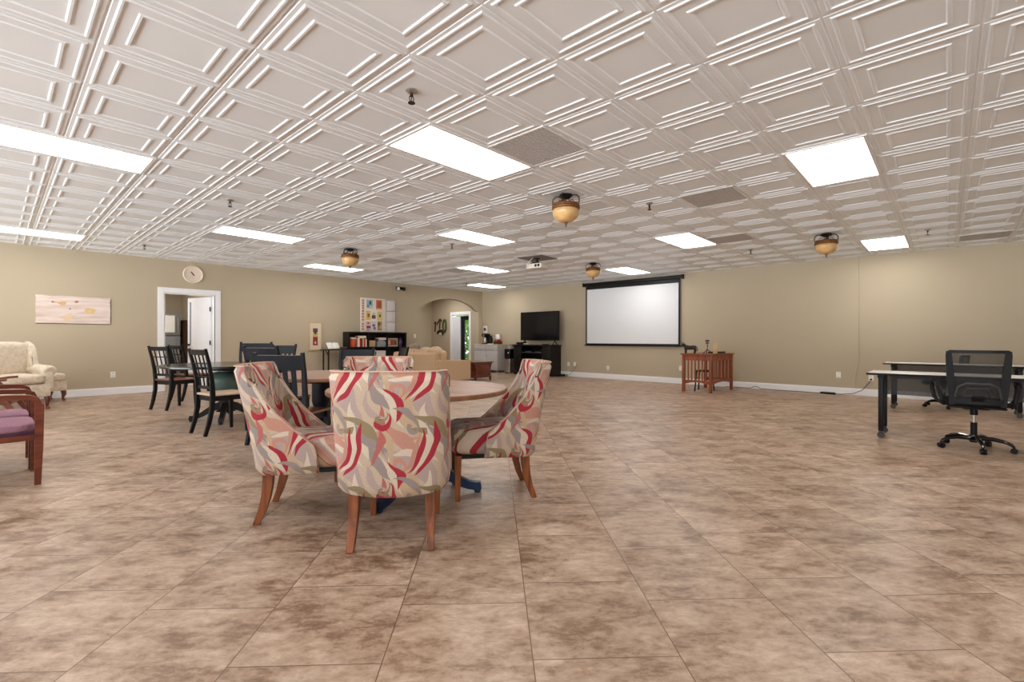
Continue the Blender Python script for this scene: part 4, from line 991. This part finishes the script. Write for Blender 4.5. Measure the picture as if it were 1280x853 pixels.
# ------------------------------------------------------------------ sofa, coffee table
def lounge_area():
    # local: +Y is where the sofa looks; placed looking along +X
    L_, D_ = 1.78, 1.02
    t = thing('sofa', 'beige upholstered sofa seen from behind, in front of the arch', 'sofa', (7.43, 9.63, 0), face(0))
    b = nb(); box(b, (0, 0, .24), (L_-.1, D_-.04, .30), .03, 3); obj('base', b, 'sofa', t)
    b = nb(); poly = [(-.51, .09), (-.51, .74), (-.47, .775), (-.40, .765), (-.30, .40), (-.30, .09)]
    tmp = nb(); prism(tmp, poly, 'x', -L_/2+.02, L_/2-.02); bmesh.ops.bevel(tmp, geom=list(tmp.edges), offset=.02, segments=3, affect='EDGES'); _merge(b, tmp); obj('backrest', b, 'sofa', t)
    for s in (-1, 1):
        b = nb(); tmp = nb(); poly = [(-.51, .09), (-.51, .60), (-.40, .598), (.35, .585), (.49, .575), (.51, .55), (.51, .09)]
        prism(tmp, poly, 'x', s*L_/2-.10, s*L_/2+.10); bmesh.ops.bevel(tmp, geom=list(tmp.edges), offset=.03, segments=3, affect='EDGES'); _merge(b, tmp); obj('arm', b, 'sofa', t)
    for k in range(3):
        x = (-1+k)*.52
        b = nb(); cushion(b, (x, -.20, .61), (.52, .22, .47), .1, rx=R(-10)); obj('back_cushion', b, 'sofa', t)
        b = nb(); cushion(b, (x, .14, .44), (.52, .70, .16), .2); obj('seat_cushion', b, 'sofa', t)
    for sx in (-1, 1):
        for sy in (-1, 1):
            b = nb(); cyl(b, (sx*.8, sy*.42, .0), (sx*.8, sy*.42, .10), .02, .03); obj('foot', b, 'mahog', t)
    for (dx, dy, dz, rgb, lab, mm, r_) in ((-.66, -.04, .79, 0, 'dark patterned throw pillow at the right end of the sofa', 'pillowpat', -20), (.25, -.03, .715, 0, 'pale throw pillow sticking up mid sofa', 'palecushion', -15), (-.15, -.02, .70, 0, 'second pale throw pillow, next to the dark patterned one', 'palecushion', -12)):
        a = face(0); px = 7.43+dx*math.cos(a)-dy*math.sin(a); py = 9.63+dx*math.sin(a)+dy*math.cos(a)
        b = nb(); cushion(b, (0, 0, 0), (.44, .13, .40), .55, rx=R(r_)); p = obj('throw_pillow', b, mm, loc=(px, py, dz-.0), rz=a); tag(p, lab, 'pillow', 'throw pillows on the sofa')
    # sleigh shaped chest / coffee table
    t = thing('coffee_table', 'dark wooden chest coffee table with flared ends, beside the sofa', 'coffee table', (8.70, 9.55, 0))
    b = nb(); prof = [(-.34, .475), (-.33, .47), (-.295, .42), (-.275, .34), (-.265, .22), (-.275, .12), (.275, .12), (.265, .22), (.275, .34), (.295, .42), (.33, .47), (.34, .475)]
    prism(b, prof, 'y', -.55, .55); obj('body', b, 'mahog', t)
    b = nb(); bx(b, -.355, .355, -.58, .58, .475, .50, .006); obj('top', b, 'mahog', t)
    b = nb(); bx(b, -.295, .295, -.56, .56, .085, .122, .004); obj('plinth', b, 'mahog', t)
    b = nb(); bx(b, -.19, .19, -.558, -.549, .17, .40, .004); obj('panel', b, 'mahog', t)
    for sx in (-1, 1):
        for sy in (-1, 1):
            b = nb(); bar(b, [(sx*.265, sy*.53, .09), (sx*.268, sy*.53, .04), (sx*.275, sy*.535, 0)], [.05, .04, .03], [.05, .04, .03]); obj('foot', b, 'mahog', t, smooth=False)
lounge_area()

# ------------------------------------------------------------------ coffee counter, bin, TV
def far_wall():
    x0, x1, y0, y1 = 11.02, XR-.017, 10.76, 11.84
    t = thing('counter_cabinet', 'pale grey counter cabinet in the far right corner by the arch', 'cabinet', (x0, (y0+y1)/2, 0)); w = (y1-y0)/2; d = x1-x0
    b = nb(); bx(b, 0, d, -w, w, .08, .90); obj('body', b, 'greycab', t, smooth=False)
    b = nb(); bx(b, -.02, d, -w-.02, w+.02, .90, .93, .005); obj('worktop', b, col((214, 196, 172), .3), t)
    for s in (-1, 1):
        b = nb(); bx(b, -.016, 0, s*w/2-w/2+.01, s*w/2+w/2-.01, .72, .88, .004); dr = obj('drawer', b, 'greycab', t)
        b = nb(); tube(b, [(-.016, s*w/2-.06, .80), (-.04, s*w/2-.05, .80), (-.04, s*w/2+.05, .80), (-.016, s*w/2+.06, .80)], .006, 8); obj('handle', b, 'steel', dr)
        b = nb(); bx(b, -.016, 0, s*w/2-w/2+.01, s*w/2+w/2-.01, .10, .70, .004); dr = obj('door', b, 'greycab', t)
        b = nb(); cyl(b, (-.016, s*.06, .56), (-.04, s*.06, .56), .014); obj('knob', b, 'steel', dr)
        for xx in (.03, d-.05):
            b = nb(); bx(b, xx-.02, xx+.02, s*(w-.03)-.02, s*(w-.03)+.02, 0, .08); obj('foot', b, col((150, 146, 142)), t, smooth=False)
    # on the counter
    t = thing('coffee_maker', 'black and steel coffee maker on the grey counter', 'coffee maker', (11.25, 11.52, .931))
    b = nb(); bx(b, -.11, .11, -.10, .10, 0, .03, .006); bx(b, .02, .11, -.10, .10, .03, .30, .008); bx(b, -.11, .11, -.10, .10, .25, .35, .012); obj('body', b, 'plastic', t)
    b = nb(); lathe(b, [(0, .035), (.06, .035), (.075, .09), (.06, .18), (.055, .22), (0, .22)], 20, (-.04, 0, 0)); obj('carafe', b, 'steel', t)
    b = nb(); bx(b, -.112, -.108, -.04, .04, .27, .33); obj('panel', b, 'steel', t, smooth=False)
    t = thing('thermos_jug', 'steel thermos jug right of the coffee maker on the counter', 'jug', (11.27, 11.31, .931))
    b = nb(); lathe(b, [(0, 0), (.065, 0), (.068, .20), (.05, .26), (.03, .28), (0, .28)], 20); obj('body', b, 'plastic', t)
    b = nb(); tube(b, [(0, -.06, .22), (0, -.11, .2), (0, -.11, .09), (0, -.066, .07)], .009, 8); obj('handle', b, 'steel', t)
    t = thing('white_canister', 'white canister on the grey counter, middle', 'canister', (11.38, 11.07, .931))
    b = nb(); lathe(b, [(0, 0), (.085, 0), (.088, .29), (0, .29)], 20); obj('body', b, 'white', t); b = nb(); lathe(b, [(0, .29), (.09, .29), (.09, .325), (0, .335)], 20); obj('lid', b, 'white', t)
    t = thing('snack_basket', 'brown basket of red packets at the right end of the counter', 'basket', (11.19, 10.90, .931))
    b = nb(); bx(b, -.10, .10, -.10, .10, 0, .012); bx(b, -.10, -.088, -.10, .10, 0, .10); bx(b, .088, .10, -.10, .10, 0, .10); bx(b, -.1, .1, -.10, -.088, 0, .10); bx(b, -.1, .1, .088, .10, 0, .10); obj('body', b, 'brownwood', t, smooth=False)
    for k, (rgb, nm) in enumerate([((168, 44, 36), 'red'), ((206, 112, 60), 'orange'), ((120, 36, 34), 'dark red')]):
        b = nb(); bx(b, -.075, .075, -.02, .02, 0, .15, .006); tag(obj('snack_packet', b, col(rgb), loc=(11.19, 10.85+k*.05, .944)), '%s packet standing in the brown counter basket' % nm, 'packet', 'packets in the counter basket')
    tag(obj('paper_stack', (lambda q: (bx(q, -.12, .12, -.10, .10, 0, .02), q)[1])(nb()), 'paper', loc=(11.13, 11.11, .931), smooth=False), 'white paper stack lying in front of the white canister', 'paper')
    # step bin
    t = thing('trash_can', 'tall steel trash can with black upper part beside the grey counter', 'trash can', (11.25, 10.40, 0))
    b = nb(); box(b, (0, 0, .24), (.30, .24, .46), .03, 4); obj('body', b, 'steel', t)
    b = nb(); box(b, (0, 0, .63), (.31, .25, .32), .03, 4); obj('hood', b, 'gloss', t)
    b = nb(); bx(b, -.175, -.155, -.05, .05, .01, .03, .004); obj('pedal', b, 'plastic', t)
    b = nb(); cyl(b, (-.156, -.06, .66), (-.162, -.06, .66), .02); obj('button', b, 'white', t)
    t = thing('glass_jar', 'clear glass jar with dark lid on top of the trash can', 'jar', (11.25, 10.40, .79))
    b = nb(); lathe(b, [(0, .0), (.09, 0), (.095, .12), (.085, .125), (.08, .01), (0, .01)], 20); obj('body', b, col((176, 172, 160), .15), t); b = nb(); lathe(b, [(0, .125), (.095, .125), (.095, .14), (0, .145)], 20); obj('lid', b, col((110, 100, 90)), t)

    # tv stand
    x0, x1, y0, y1 = 11.03, XR-.02, 8.57, 10.05; w = (y1-y0)/2; d = x1-x0; zt = .93
    t = thing('television_stand', 'black wooden media console under the television', 'tv stand', (x0, (y0+y1)/2, 0))
    b = nb(); bx(b, -.03, d, -w-.03, w+.03, zt-.04, zt, .006); obj('top', b, 'ebony', t)
    for s in (-1, 1):
        a, c = (w-.34, w) if s > 0 else (-w, -w+.34)
        b = nb(); bx(b, 0, d, a, c, .06, zt-.04); obj('side_cabinet', b, 'ebony', t, smooth=False)
        b = nb(); bx(b, -.018, 0, a+.015, c-.015, .10, zt-.06, .005); dr = obj('door', b, 'ebony', t)
        b = nb(); bx(b, -.023, -.017, a+.08, c-.08, .18, zt-.14, .004); obj('panel', b, 'black', dr)
        b = nb(); cyl(b, (-.018, (a if s > 0 else c)+s*.04, .5), (-.04, (a if s > 0 else c)+s*.04, .5), .012); obj('knob', b, 'steel', dr)
    b = nb(); bx(b, d-.015, d, -w+.34, w-.34, .06, zt-.04); obj('back_panel', b, 'black', t, smooth=False)
    b = nb(); bx(b, -.01, d-.015, -w+.34, w-.34, .68, .70); obj('shelf', b, col((92, 92, 96), .3), t, smooth=False)
    b = nb(); bx(b, 0, d-.015, -w+.34, w-.34, .06, .10); obj('shelf', b, 'ebony', t, smooth=False)
    b = nb(); bx(b, .02, d, -w, w, 0, .06); obj('plinth', b, 'black', t, smooth=False)
    for y, wd, lab in ((9.49, .30, 'flat black media player on the console shelf, left one'), (9.13, .26, 'flat silver-trimmed media box on the console shelf, right one')):
        q = thing('media_box', lab, 'media box', (11.2, y, .701), 0, 'media boxes on the console shelf')
        b = nb(); bx(b, -.12, .12, -wd/2, wd/2, .0, .06, .004); obj('body', b, 'plastic', q); b = nb(); bx(b, -.123, -.119, -wd/2+.02, wd/2-.02, .012, .022); obj('trim_strip', b, 'steel', q, smooth=False)
    q = thing('audio_box', 'small dark box at the left end of the media console top', 'box', (11.25, 9.93, .931))
    b = nb(); bx(b, -.11, .11, -.11, .11, 0, .075, .006); obj('body', b, 'ebony', q); b = nb(); bx(b, -.113, -.109, -.09, .09, .015, .06); obj('grille', b, 'plastic', q, smooth=False)
    # television
    t = thing('television', 'large black flat television on the media console', 'television', (11.24, 9.185, .931))
    b = nb(); bx(b, -.02, .035, -.745, .745, .130, 1.012, .006); obj('bezel', b, 'plastic', t)
    b = nb(); bx(b, -.0225, -.019, -.73, .73, .150, 0.998); obj('screen', b, 'gloss', t, smooth=False)
    for s in (-1, 1):
        b = nb()
        for q in (-1, 1): bar(b, [(0, s*.58, .13), (q*.10, s*.60, .012), (q*.14, s*.61, .006)], .03, .014, (0, 1, 0))
        obj('foot', b, 'plastic', t, smooth=False)
    for y, rgb, lab in ((9.60, (206, 186, 168), 'small pale remote pile left of the television foot'), (8.86, (70, 60, 54), 'small dark remote right of the television foot')):
        b = nb(); bx(b, -.03, .03, -.10, .10, 0, .035, .008); tag(obj('remote_control', b, col(rgb), loc=(11.12, y, .931)), lab, 'remote')
    # cables on the floor beside the stand
    t = thing('cable_bundle', 'tangle of black cables on the floor right of the media console', 'cables', (11.22, 8.35, 0))
    rnd = random.Random(4)
    for k in range(5):
        b = nb(); pts = []
        for i in range(26):
            a = i*.62+k; r = .05+.06*rnd.random(); pts.append((-.05+r*1.3*math.cos(a), .05-.008*i+r*math.sin(a), .01+.07*abs(math.sin(a*1.3+k))))
        tube(b, pts, .005, 6); obj('cable', b, 'plastic', t)
    b = nb(); tube(b, [(-.04, -.14, .02), (.1, -.2, .05), (.24, -.3, .2), (.283, -.36, .34)], .004, 6); obj('cable', b, 'plastic', t)
    b = nb(); tube(b, [(-.02, -.02, .03), (.15, -.1, .1), (.26, -.14, .25), (.283, -.15, .35)], .004, 6); obj('cable', b, col((226, 226, 226)), t)
far_wall()

# ------------------------------------------------------------------ screen, projector
def projection():
    yc = 6.275
    t = thing('projection_screen', 'large white pull-down projection screen with black border on the right wall', 'screen', (XR-.001, yc, 0))
    b = nb(); bx(b, -.10, 0, -1.45, 1.45, 2.615, 2.70, .015)
    obj('housing', b, 'plastic', t)
    for s in (-1, 1):
        b = nb(); bx(b, -.11, 0, s*1.455-.02, s*1.455+.02, 2.605, 2.71, .006); obj('end_cap', b, 'plastic', t)
    b = nb(); bx(b, -.052, -.049, -1.39, 1.39, .945, 2.62); obj('border', b, 'plastic', t, smooth=False)
    b = nb(); bx(b, -.054, -.0515, -1.345, 1.345, .985, 2.515); obj('fabric', b, 'screenw', t, smooth=False)
    b = nb(); bx(b, -.066, -.036, -1.43, 1.43, .915, .945, .008); obj('bottom_bar', b, 'plastic', t)
    t = thing('projector', 'white ceiling projector on a dark bracket', 'projector', (7.45, 6.15, H), R(6))
    b = nb(); bx(b, -.30, .30, -.30, .30, -.014, -.009); obj('ceiling_plate', b, col((134, 128, 124)), t, smooth=False)
    b = nb(); cyl(b, (0, 0, -.014), (0, 0, -.10), .02); lathe(b, [(0, -.014), (.06, -.014), (.05, -.03), (0, -.03)], 16); bx(b, -.08, .08, -.07, .07, -.105, -.09, .004)
    for sx in (-1, 1):
        for sy in (-1, 1): bar(b, [(sx*.06, sy*.05, -.10), (sx*.10, sy*.09, -.125)], .02, .008, (0, 0, 1))
    obj('bracket', b, 'plastic', t)
    b = nb(); box(b, (0, 0, -.175), (.26, .36, .10), .018, 3); body = obj('body', b, col((232, 226, 214), .4), t)
    b = nb(); tube(b, [(.12, .09, -.175), (.15, .09, -.175)], .04, 18); obj('lens', b, 'gloss', body)
    for y in (-.12, -.05):
        b = nb(); bx(b, -.134, -.128, y-.025, y+.025, -.2, -.15); obj('vent', b, 'plastic', body, smooth=False)
    b = nb(); tube(b, [(-.13, .12, -.18), (-.18, .14, -.20), (-.16, .10, -.10), (-.1, .05, -.02)], .006, 6); obj('cable', b, 'white', t)
projection()

# ------------------------------------------------------------------ mission desk and its things
def mission_desk():
    x0, x1, y0, y1, zt = 9.85, 10.98, 3.50, 4.12, .805
    cx, cy = (x0+x1)/2, (y0+y1)/2; hx, hy = (x1-x0)/2, (y1-y0)/2
    t = thing('slatted_side_desk', 'red brown mission style desk with slatted sides below the screen corner', 'desk', (cx, cy, 0), R(-3))
    b = nb(); bx(b, -hx-.03, hx+.03, -hy-.03, hy+.03, zt-.025, zt, .005); obj('top', b, 'mission', t)
    for sx in (-1, 1):
        for sy in (-1, 1):
            b = nb(); bx(b, sx*(hx-.025)-.028, sx*(hx-.025)+.028, sy*(hy-.025)-.028, sy*(hy-.025)+.028, 0, zt-.025, .004); obj('leg', b, 'mission', t)
    def side(axis, pos, half, n):
        b = nb()
        lo = [(-half+.05, .17), (-half+.05, .22), (half-.05, .22), (half-.05, .17)]+[(half-.05-(2*half-.1)*k/10, .17+.045*math.sin(PI*k/10)) for k in range(1, 10)]
        lo = [(-half+.05, .25), (half-.05, .25)]+[(half-.05-(2*half-.1)*k/10, .16+.05*math.sin(PI*k/10)) for k in range(0, 11)]
        prism(b, lo, axis, pos-.010, pos+.010); obj('lower_rail', b, 'mission', t, smooth=False)
        b = nb(); prism(b, [(-half+.05, zt-.145), (half-.05, zt-.145), (half-.05, zt-.025), (-half+.05, zt-.025)], axis, pos-.010, pos+.010); obj('apron', b, 'mission', t, smooth=False)
        for k in range(n):
            q = -half+.05+(2*half-.1)*(k+1)/(n+1); b = nb(); ww = .032 if n > 8 else .026
            prism(b, [(q-ww/2, .24), (q+ww/2, .24), (q+ww/2, zt-.14), (q-ww/2, zt-.14)], axis, pos-.007, pos+.007); obj('slat', b, 'mission', t, smooth=False)
    side('x', -hx+.025, hy, 6); side('y', -hy+.025, hx, 10); side('x', hx-.025, hy, 6)
    # folded black frame chair standing inside
    f = thing('black_frame_stool', 'small black framed stool tucked beneath the slatted desk', 'stool', (10.25, 3.82, 0), R(10))
    b = nb(); box(b, (0, 0, .43), (.34, .30, .03), .008); obj('seat', b, 'plastic', f)
    for sx in (-1, 1):
        for sy in (-1, 1):
            b = nb(); bar(b, [(sx*.15, sy*.13, .42), (sx*.19, sy*.16, 0)], .024, .024); obj('leg', b, 'plastic', f, smooth=False)
    b = nb(); bar(b, [(-.16, -.14, .28), (.16, -.14, .28)], .02, .02, (0, 0, 1)); bar(b, [(-.16, .14, .28), (.16, .14, .28)], .02, .02, (0, 0, 1)); obj('stretcher', b, 'plastic', f, smooth=False)
    # figurine of a bull
    a = R(-90)
    f = thing('animal_figurine', 'dark standing animal figurine on the left of the slatted desk', 'figurine', (9.98, 4.03, zt), R(90))
    b = nb()
    tube(b, [(-.125, 0, .125), (-.09, 0, .125), (0, 0, .118), (.08, 0, .128), (.11, 0, .13)], [.035, .046, .044, .050, .035], 12)
    tube(b, [(.09, 0, .14), (.13, 0, .17), (.155, 0, .175), (.19, 0, .165)], [.04, .036, .034, .018], 10)
    for s in (-1, 1):
        tube(b, [(.14, s*.02, .195), (.145, s*.045, .215), (.15, s*.05, .24)], [.010, .008, .004], 6)
        tube(b, [(.085, s*.025, .11), (.088, s*.026, .06), (.086, s*.026, 0)], [.022, .014, .013], 8); tube(b, [(-.10, s*.025, .11), (-.112, s*.026, .06), (-.10, s*.026, 0)], [.026, .015, .013], 8)
    tube(b, [(-.13, 0, .15), (-.155, 0, .12), (-.155, 0, .05)], [.008, .006, .009], 6)
    obj('body', b, 'bronzefig', f)
    # desk microphone style ornament
    f = thing('metal_stand_ornament', 'dark metal ornament with tripod foot on the middle of the slatted desk', 'ornament', (9.97, 3.66, zt), 0)
    b = nb()
    for k in range(3):
        q = 2*PI*k/3+.5; tube(b, [(0, 0, .09), (.05*math.cos(q), .05*math.sin(q), .05), (.10*math.cos(q), .10*math.sin(q), 0.005)], [.008, .007, .009], 8)
    obj('tripod', b, 'iron', f)
    b = nb(); cyl(b, (0, 0, .08), (0, 0, .27), .006); lathe(b, [(0, .16), (.02, .165), (0, .19)], 10); obj('rod', b, 'iron', f)
    b = nb(); bx(b, -.02, .02, -.03, .03, .21, .235, .004); bx(b, -.02, .02, -.035, .035, .25, .285, .006); obj('head', b, 'iron', f)
    tag(obj('tan_card', (lambda q: (box(q, (0, 0, .115), (.012, .09, .23), .002, ry=R(-8)), q)[1])(nb()), col((206, 180, 140)), loc=(10.12, 3.55, zt), rz=R(40)), 'tan card leaning upright on the slatted desk', 'card')
    f = thing('dark_tray', 'flat dark tray on the right end of the slatted desk', 'tray', (10.52, 3.66, zt))
    b = nb(); box(b, (0, 0, .006), (.36, .24, .012), .004); obj('base', b, 'bronzefig', f)
    b = nb()
    for s in (-1, 1): bx(b, -.18, .18, s*.115-.006, s*.115+.006, .01, .035); bx(b, s*.175-.006, s*.175+.006, -.12, .12, .01, .035)
    obj('rim', b, 'bronzefig', f, smooth=False)
mission_desk()

# ------------------------------------------------------------------ right: training tables, task chairs, cords
def training_table(loc, label, ln, other=None):
    t = thing('training_table', label, 'table', loc, 0, 'grey topped training tables')
    zt = .735; h = ln/2; D = .30
    b = nb(); bx(b, -D, D, -h, h, zt-.022, zt, .004); obj('tabletop', b, 'tabletop', t)
    b = nb()
    tube(b, [(-D-.002, -h, zt-.013), (-D-.002, h, zt-.013), (D+.002, h+.002, zt-.013), (D+.002, -h, zt-.013), (-D-.002, -h-.002, zt-.013)], .0115, 8); obj('edge_band', b, 'plastic', t)
    for sy in (-1, 1):
        for sx in (-1, 1):
            x, y = sx*.20, sy*(h-.12)
            b = nb(); box(b, (x, y, .385), (.056, .05, .60), .012, 2); lg = obj('leg', b, 'plastic', t)
            b = nb(); cyl(b, (x-.012, y, .042), (x+.012, y, .042), .034, seg=18); bx(b, x-.02, x+.02, y-.02, y+.02, .06, .09, .004); obj('caster', b, col((58, 54, 50), .4), lg)
        b = nb(); bx(b, -.24, .24, sy*(h-.12)-.03, sy*(h-.12)+.03, zt-.06, zt-.022, .004); obj('bracket', b, 'plastic', t)
    b = nb(); bx(b, .235, .24, -h+.10, h-.10, .46, zt-.045); obj('modesty_panel', b, 'meshpanel', t, smooth=False)
    return t
T1 = training_table((6.86, -.15, 0), 'nearer grey topped training table with black wheeled legs', 1.62)
dup(T1, (9.84, -.06, 0), 0, 'farther grey topped training table with black wheeled legs, close to the wall')

def task_chair(loc, rz, label):
    t = thing('task_chair', label, 'office chair', loc, rz, 'black mesh task chairs')
    b = nb()
    lathe(b, [(0, .145), (.032, .145), (.036, .13), (.036, .08), (.028, .07), (0, .07)], 16)
    ends = []
    for k in range(5):
        a = 2*PI*k/5+R(62); ca, sa = math.cos(a), math.sin(a)
        tube(b, [(.02*ca, .02*sa, .112), (.14*ca, .14*sa, .118), (.215*ca, .215*sa, .105), (.265*ca, .265*sa, .082), (.28*ca, .28*sa, .065)], [.024, .021, .018, .015, .012], 8); ends.append((.28*ca, .28*sa, a))
    obj('base', b, 'gloss', t)
    for (x, y, a) in ends:
        b = nb()
        for s in (-1, 1):
            n = Vector((-math.sin(a), math.cos(a), 0)); c = Vector((x, y, .028))+n*s*.012
            tube(b, [c-n*.009, c+n*.009], .027, 14)
        tube(b, [(x, y, .07), (x, y, .028)], .008, 8); obj('caster', b, 'plastic', t)
    b = nb(); cyl(b, (0, 0, .14), (0, 0, .27), .026); obj('column_cover', b, 'plastic', t)
    b = nb(); cyl(b, (0, 0, .26), (0, 0, .38), .015); obj('gas_lift', b, 'chrome', t)
    b = nb(); cyl(b, (0, 0, .345), (0, 0, .42), .03); box(b, (0, -.02, .425), (.20, .22, .03), .01); obj('mechanism', b, 'plastic', t)
    b = nb(); cushion(b, (0, .02, .475), (.46, .47, .085), .25); obj('seat', b, 'seatblack', t)
    b = nb(); box(b, (0, .0, .437), (.42, .42, .02), .008); obj('seat_pan', b, 'plastic', t)
    # back frame with a bowed mesh
    def yb(x, z): return -.235-.10*max(0, z-.55)**1.0-.05*(1-(x/.24)**2)+.02
    def hw(z): return .178+.030*min(1, max(0, (z-.50)/.45))
    b = nb()
    for s in (-1, 1): bar(b, [(s*hw(z), yb(s*hw(z), z), z) for z in (.46, .55, .65, .75, .85, .95, .99)], [.04, .05, .056, .058, .054, .046, .038], .028)
    bar(b, [(q*hw(.985), yb(q*hw(.985), .985), .985) for q in (-1, -.66, -.33, 0, .33, .66, 1)], .03, .028, (0, 0, 1))
    bar(b, [(q*hw(.50), yb(q*hw(.5), .50), .50) for q in (-1, -.5, 0, .5, 1)], .05, .028, (0, 0, 1))
    fr = obj('back_frame', b, 'plastic', t)
    b = nb(); g = []
    for i in range(13):
        z = .50+.485*i/12; g.append([b.verts.new((q/8*hw(z), yb(q/8*hw(z), z)+.004, z)) for q in range(-8, 9)])
    for r0, r1 in zip(g, g[1:]):
        for k in range(16): b.faces.new((r0[k], r0[k+1], r1[k+1], r1[k]))
    obj('back_mesh', b, 'meshback', t)
    b = nb(); lz = [(-.16, .54), (-.14, .64), (-.08, .675), (.08, .675), (.14, .64), (.16, .54)]
    tube(b, [(x, yb(x, z)-.025, z) for x, z in lz], .013, 8); tube(b, [(-.10, yb(-.1, .55)-.02, .55), (-.07, yb(-.07, .63)-.03, .63), (.07, yb(.07, .63)-.03, .63), (.10, yb(.1, .55)-.02, .55)], .010, 8)
    obj('lumbar_support', b, col((52, 52, 55), .5), t)
    b = nb(); bar(b, [(0, -.05, .43), (0, -.22, .45), (0, yb(0, .55)-.03, .55)], .09, .03); obj('back_bracket', b, 'plastic', t)
    for s in (-1, 1):
        b = nb()
        pts = [(s*.235, .02, .44), (s*.295, .05, .50), (s*.315, .08, .60), (s*.305, .06, .665), (s*.300, -.02, .678), (s*.292, -.14, .66), (s*.275, -.20, .60), (s*.255, -.235, .50), (s*.235, -.21, .455)]
        tube(b, pts, [.016, .018, .018, .02, .021, .02, .019, .018, .016], 8); obj('armrest', b, 'plastic', t)
    return t
tc = task_chair((6.66, -.20, 0), face(4), 'black mesh task chair seen from behind at the nearer table')
o2 = dup(tc, (10.47, .04, 0), face(76), 'black task chair under the farther table, only base and arm showing', (.95, .95, .86))

def cords():
    t = thing('cable_run', 'thin pale cord running down the right wall from ceiling to baseboard', 'cord', (XR-.004, 1.29, 0))
    b = nb(); tube(b, [(0, 0, H), (0, 0, 2.0), (0, .002, 1.2), (0, .004, .75), (0, .015, .60), (0, .06, .45), (0, .085, .30), (0, .075, .14)], .0035, 6); obj('cord', b, col((206, 190, 160)), t)
    b = nb(); tube(b, [(-.002, 0, H), (-.002, -.006, 1.2), (-.002, -.01, .7), (-.002, .03, .45), (-.002, .05, .14)], .003, 6); obj('cord', b, col((176, 158, 128)), t)
    t = thing('power_cable', 'dark power cord along the baseboard to the outlet behind the table', 'cord', (XR-.05, 0, 0))
    b = nb(); pts = [(.036, 1.09, .33), (.0, 1.12, .26), (-.02, 1.22, .12), (-.03, 1.36, .04), (-.05, 1.55, .012), (-.03, 1.75, .008), (-.05, 2.0, .008), (-.02, 2.3, .008), (-.03, 2.7, .008), (.0, 3.05, .01), (.02, 3.12, .05), (.02, 3.18, .05), (0, 3.26, .01), (-.02, 3.8, .008)]
    tube(b, pts, .006, 6); obj('cable', b, col((60, 54, 50)), t)
    b = nb(); bx(b, .018, .041, 1.075, 1.105, .315, .345, .004); obj('plug', b, 'plastic', t)
    q = thing('power_strip', 'black power strip on the floor along the right wall baseboard', 'power strip', (XR-.135, 1.78, 0))
    b = nb(); bx(b, -.025, .025, -.13, .13, 0, .04, .006); obj('body', b, 'plastic', q)
    for k in range(4):
        b = nb(); cyl(b, (0, -.09+k*.06, .04), (0, -.09+k*.06, .043), .016); obj('socket', b, col((70, 66, 62)), q)
cords()

# ------------------------------------------------------------------ light, camera
WORLD_LOW, WORLD_HIGH = 11.8, 1.1
def lights():
    def area(name, loc, rot, sx, sy, power, color=(1, 1, 1)):
        d = bpy.data.lights.new(name, 'AREA'); d.shape = 'RECTANGLE'; d.size = sx; d.size_y = sy; d.energy = power; d.color = color
        o = bpy.data.objects.new(name, d); C.objects.link(o); o.location = loc; o.rotation_euler = rot; return o
    area('hall_fill', (10.5, 13.3, H-.06), (0, 0, 0), .5, .5, 26, (1, .97, .93))  # unseen lamp added to brighten the hall
    area('side_room_fill', (1.9, 13.5, H-.06), (0, 0, 0), .6, .6, 52)  # unseen lamp added to brighten the side room
    w = bpy.data.worlds.new('daylight'); bpy.context.scene.world = w; w.use_nodes = True
    nt = w.node_tree; bg = nt.nodes['Background']
    # lower half boosted far above the sky, added as uplight for the ceiling
    tc = nt.nodes.new('ShaderNodeTexCoord'); sp = nt.nodes.new('ShaderNodeSeparateXYZ'); nt.links.new(tc.outputs['Generated'], sp.inputs[0])
    mr = nt.nodes.new('ShaderNodeMapRange'); mr.inputs[1].default_value = -.08; mr.inputs[2].default_value = .08; mr.inputs[3].default_value = WORLD_LOW; mr.inputs[4].default_value = WORLD_HIGH
    nt.links.new(sp.outputs['Z'], mr.inputs[0]); nt.links.new(mr.outputs[0], bg.inputs[1]); bg.inputs[0].default_value = (.92, .97, 1, 1)
    for loc, rot, sx in (((-6, 2.6, H/2), (R(90), 0, R(-90)), 19),):
        p = area('open_side_portal', loc, rot, sx, H, 1); p.data.cycles.is_portal = True  # no window here: portal added over the side left open for daylight
lights()

def camera():
    cam = bpy.data.cameras.new('camera'); o = bpy.data.objects.new('camera', cam); C.objects.link(o)
    cam.sensor_fit = 'HORIZONTAL'; cam.sensor_width = 36; cam.lens = 593.14/1280*36; cam.clip_start = .05; cam.clip_end = 200
    ro, pi_ = -.0024, -.001873
    F = Vector((CT, ST, 0)); Rt = Vector((ST, -CT, 0)); U = Vector((0, 0, 1))
    f2 = F*math.cos(pi_)+U*math.sin(pi_); u1 = U*math.cos(pi_)-F*math.sin(pi_)
    r2 = Rt*math.cos(ro)-u1*math.sin(ro); u2 = Rt*math.sin(ro)+u1*math.cos(ro)
    m = Matrix((r2, u2, -f2)).transposed().to_4x4(); m.translation = (0, 0, 1.0946); o.matrix_world = m
    cam.shift_x = -.0003; cam.shift_y = -.00081
    bpy.context.scene.camera = o
camera()
sc = bpy.context.scene
sc.view_settings.view_transform = 'Standard'; sc.view_settings.look = 'None'; sc.view_settings.exposure = 0.0
sc.cycles.max_bounces = 8; sc.cycles.diffuse_bounces = 5; sc.cycles.transparent_max_bounces = 12
sc.cycles.caustics_reflective = False; sc.cycles.caustics_refractive = False; sc.cycles.sample_clamp_indirect = 6
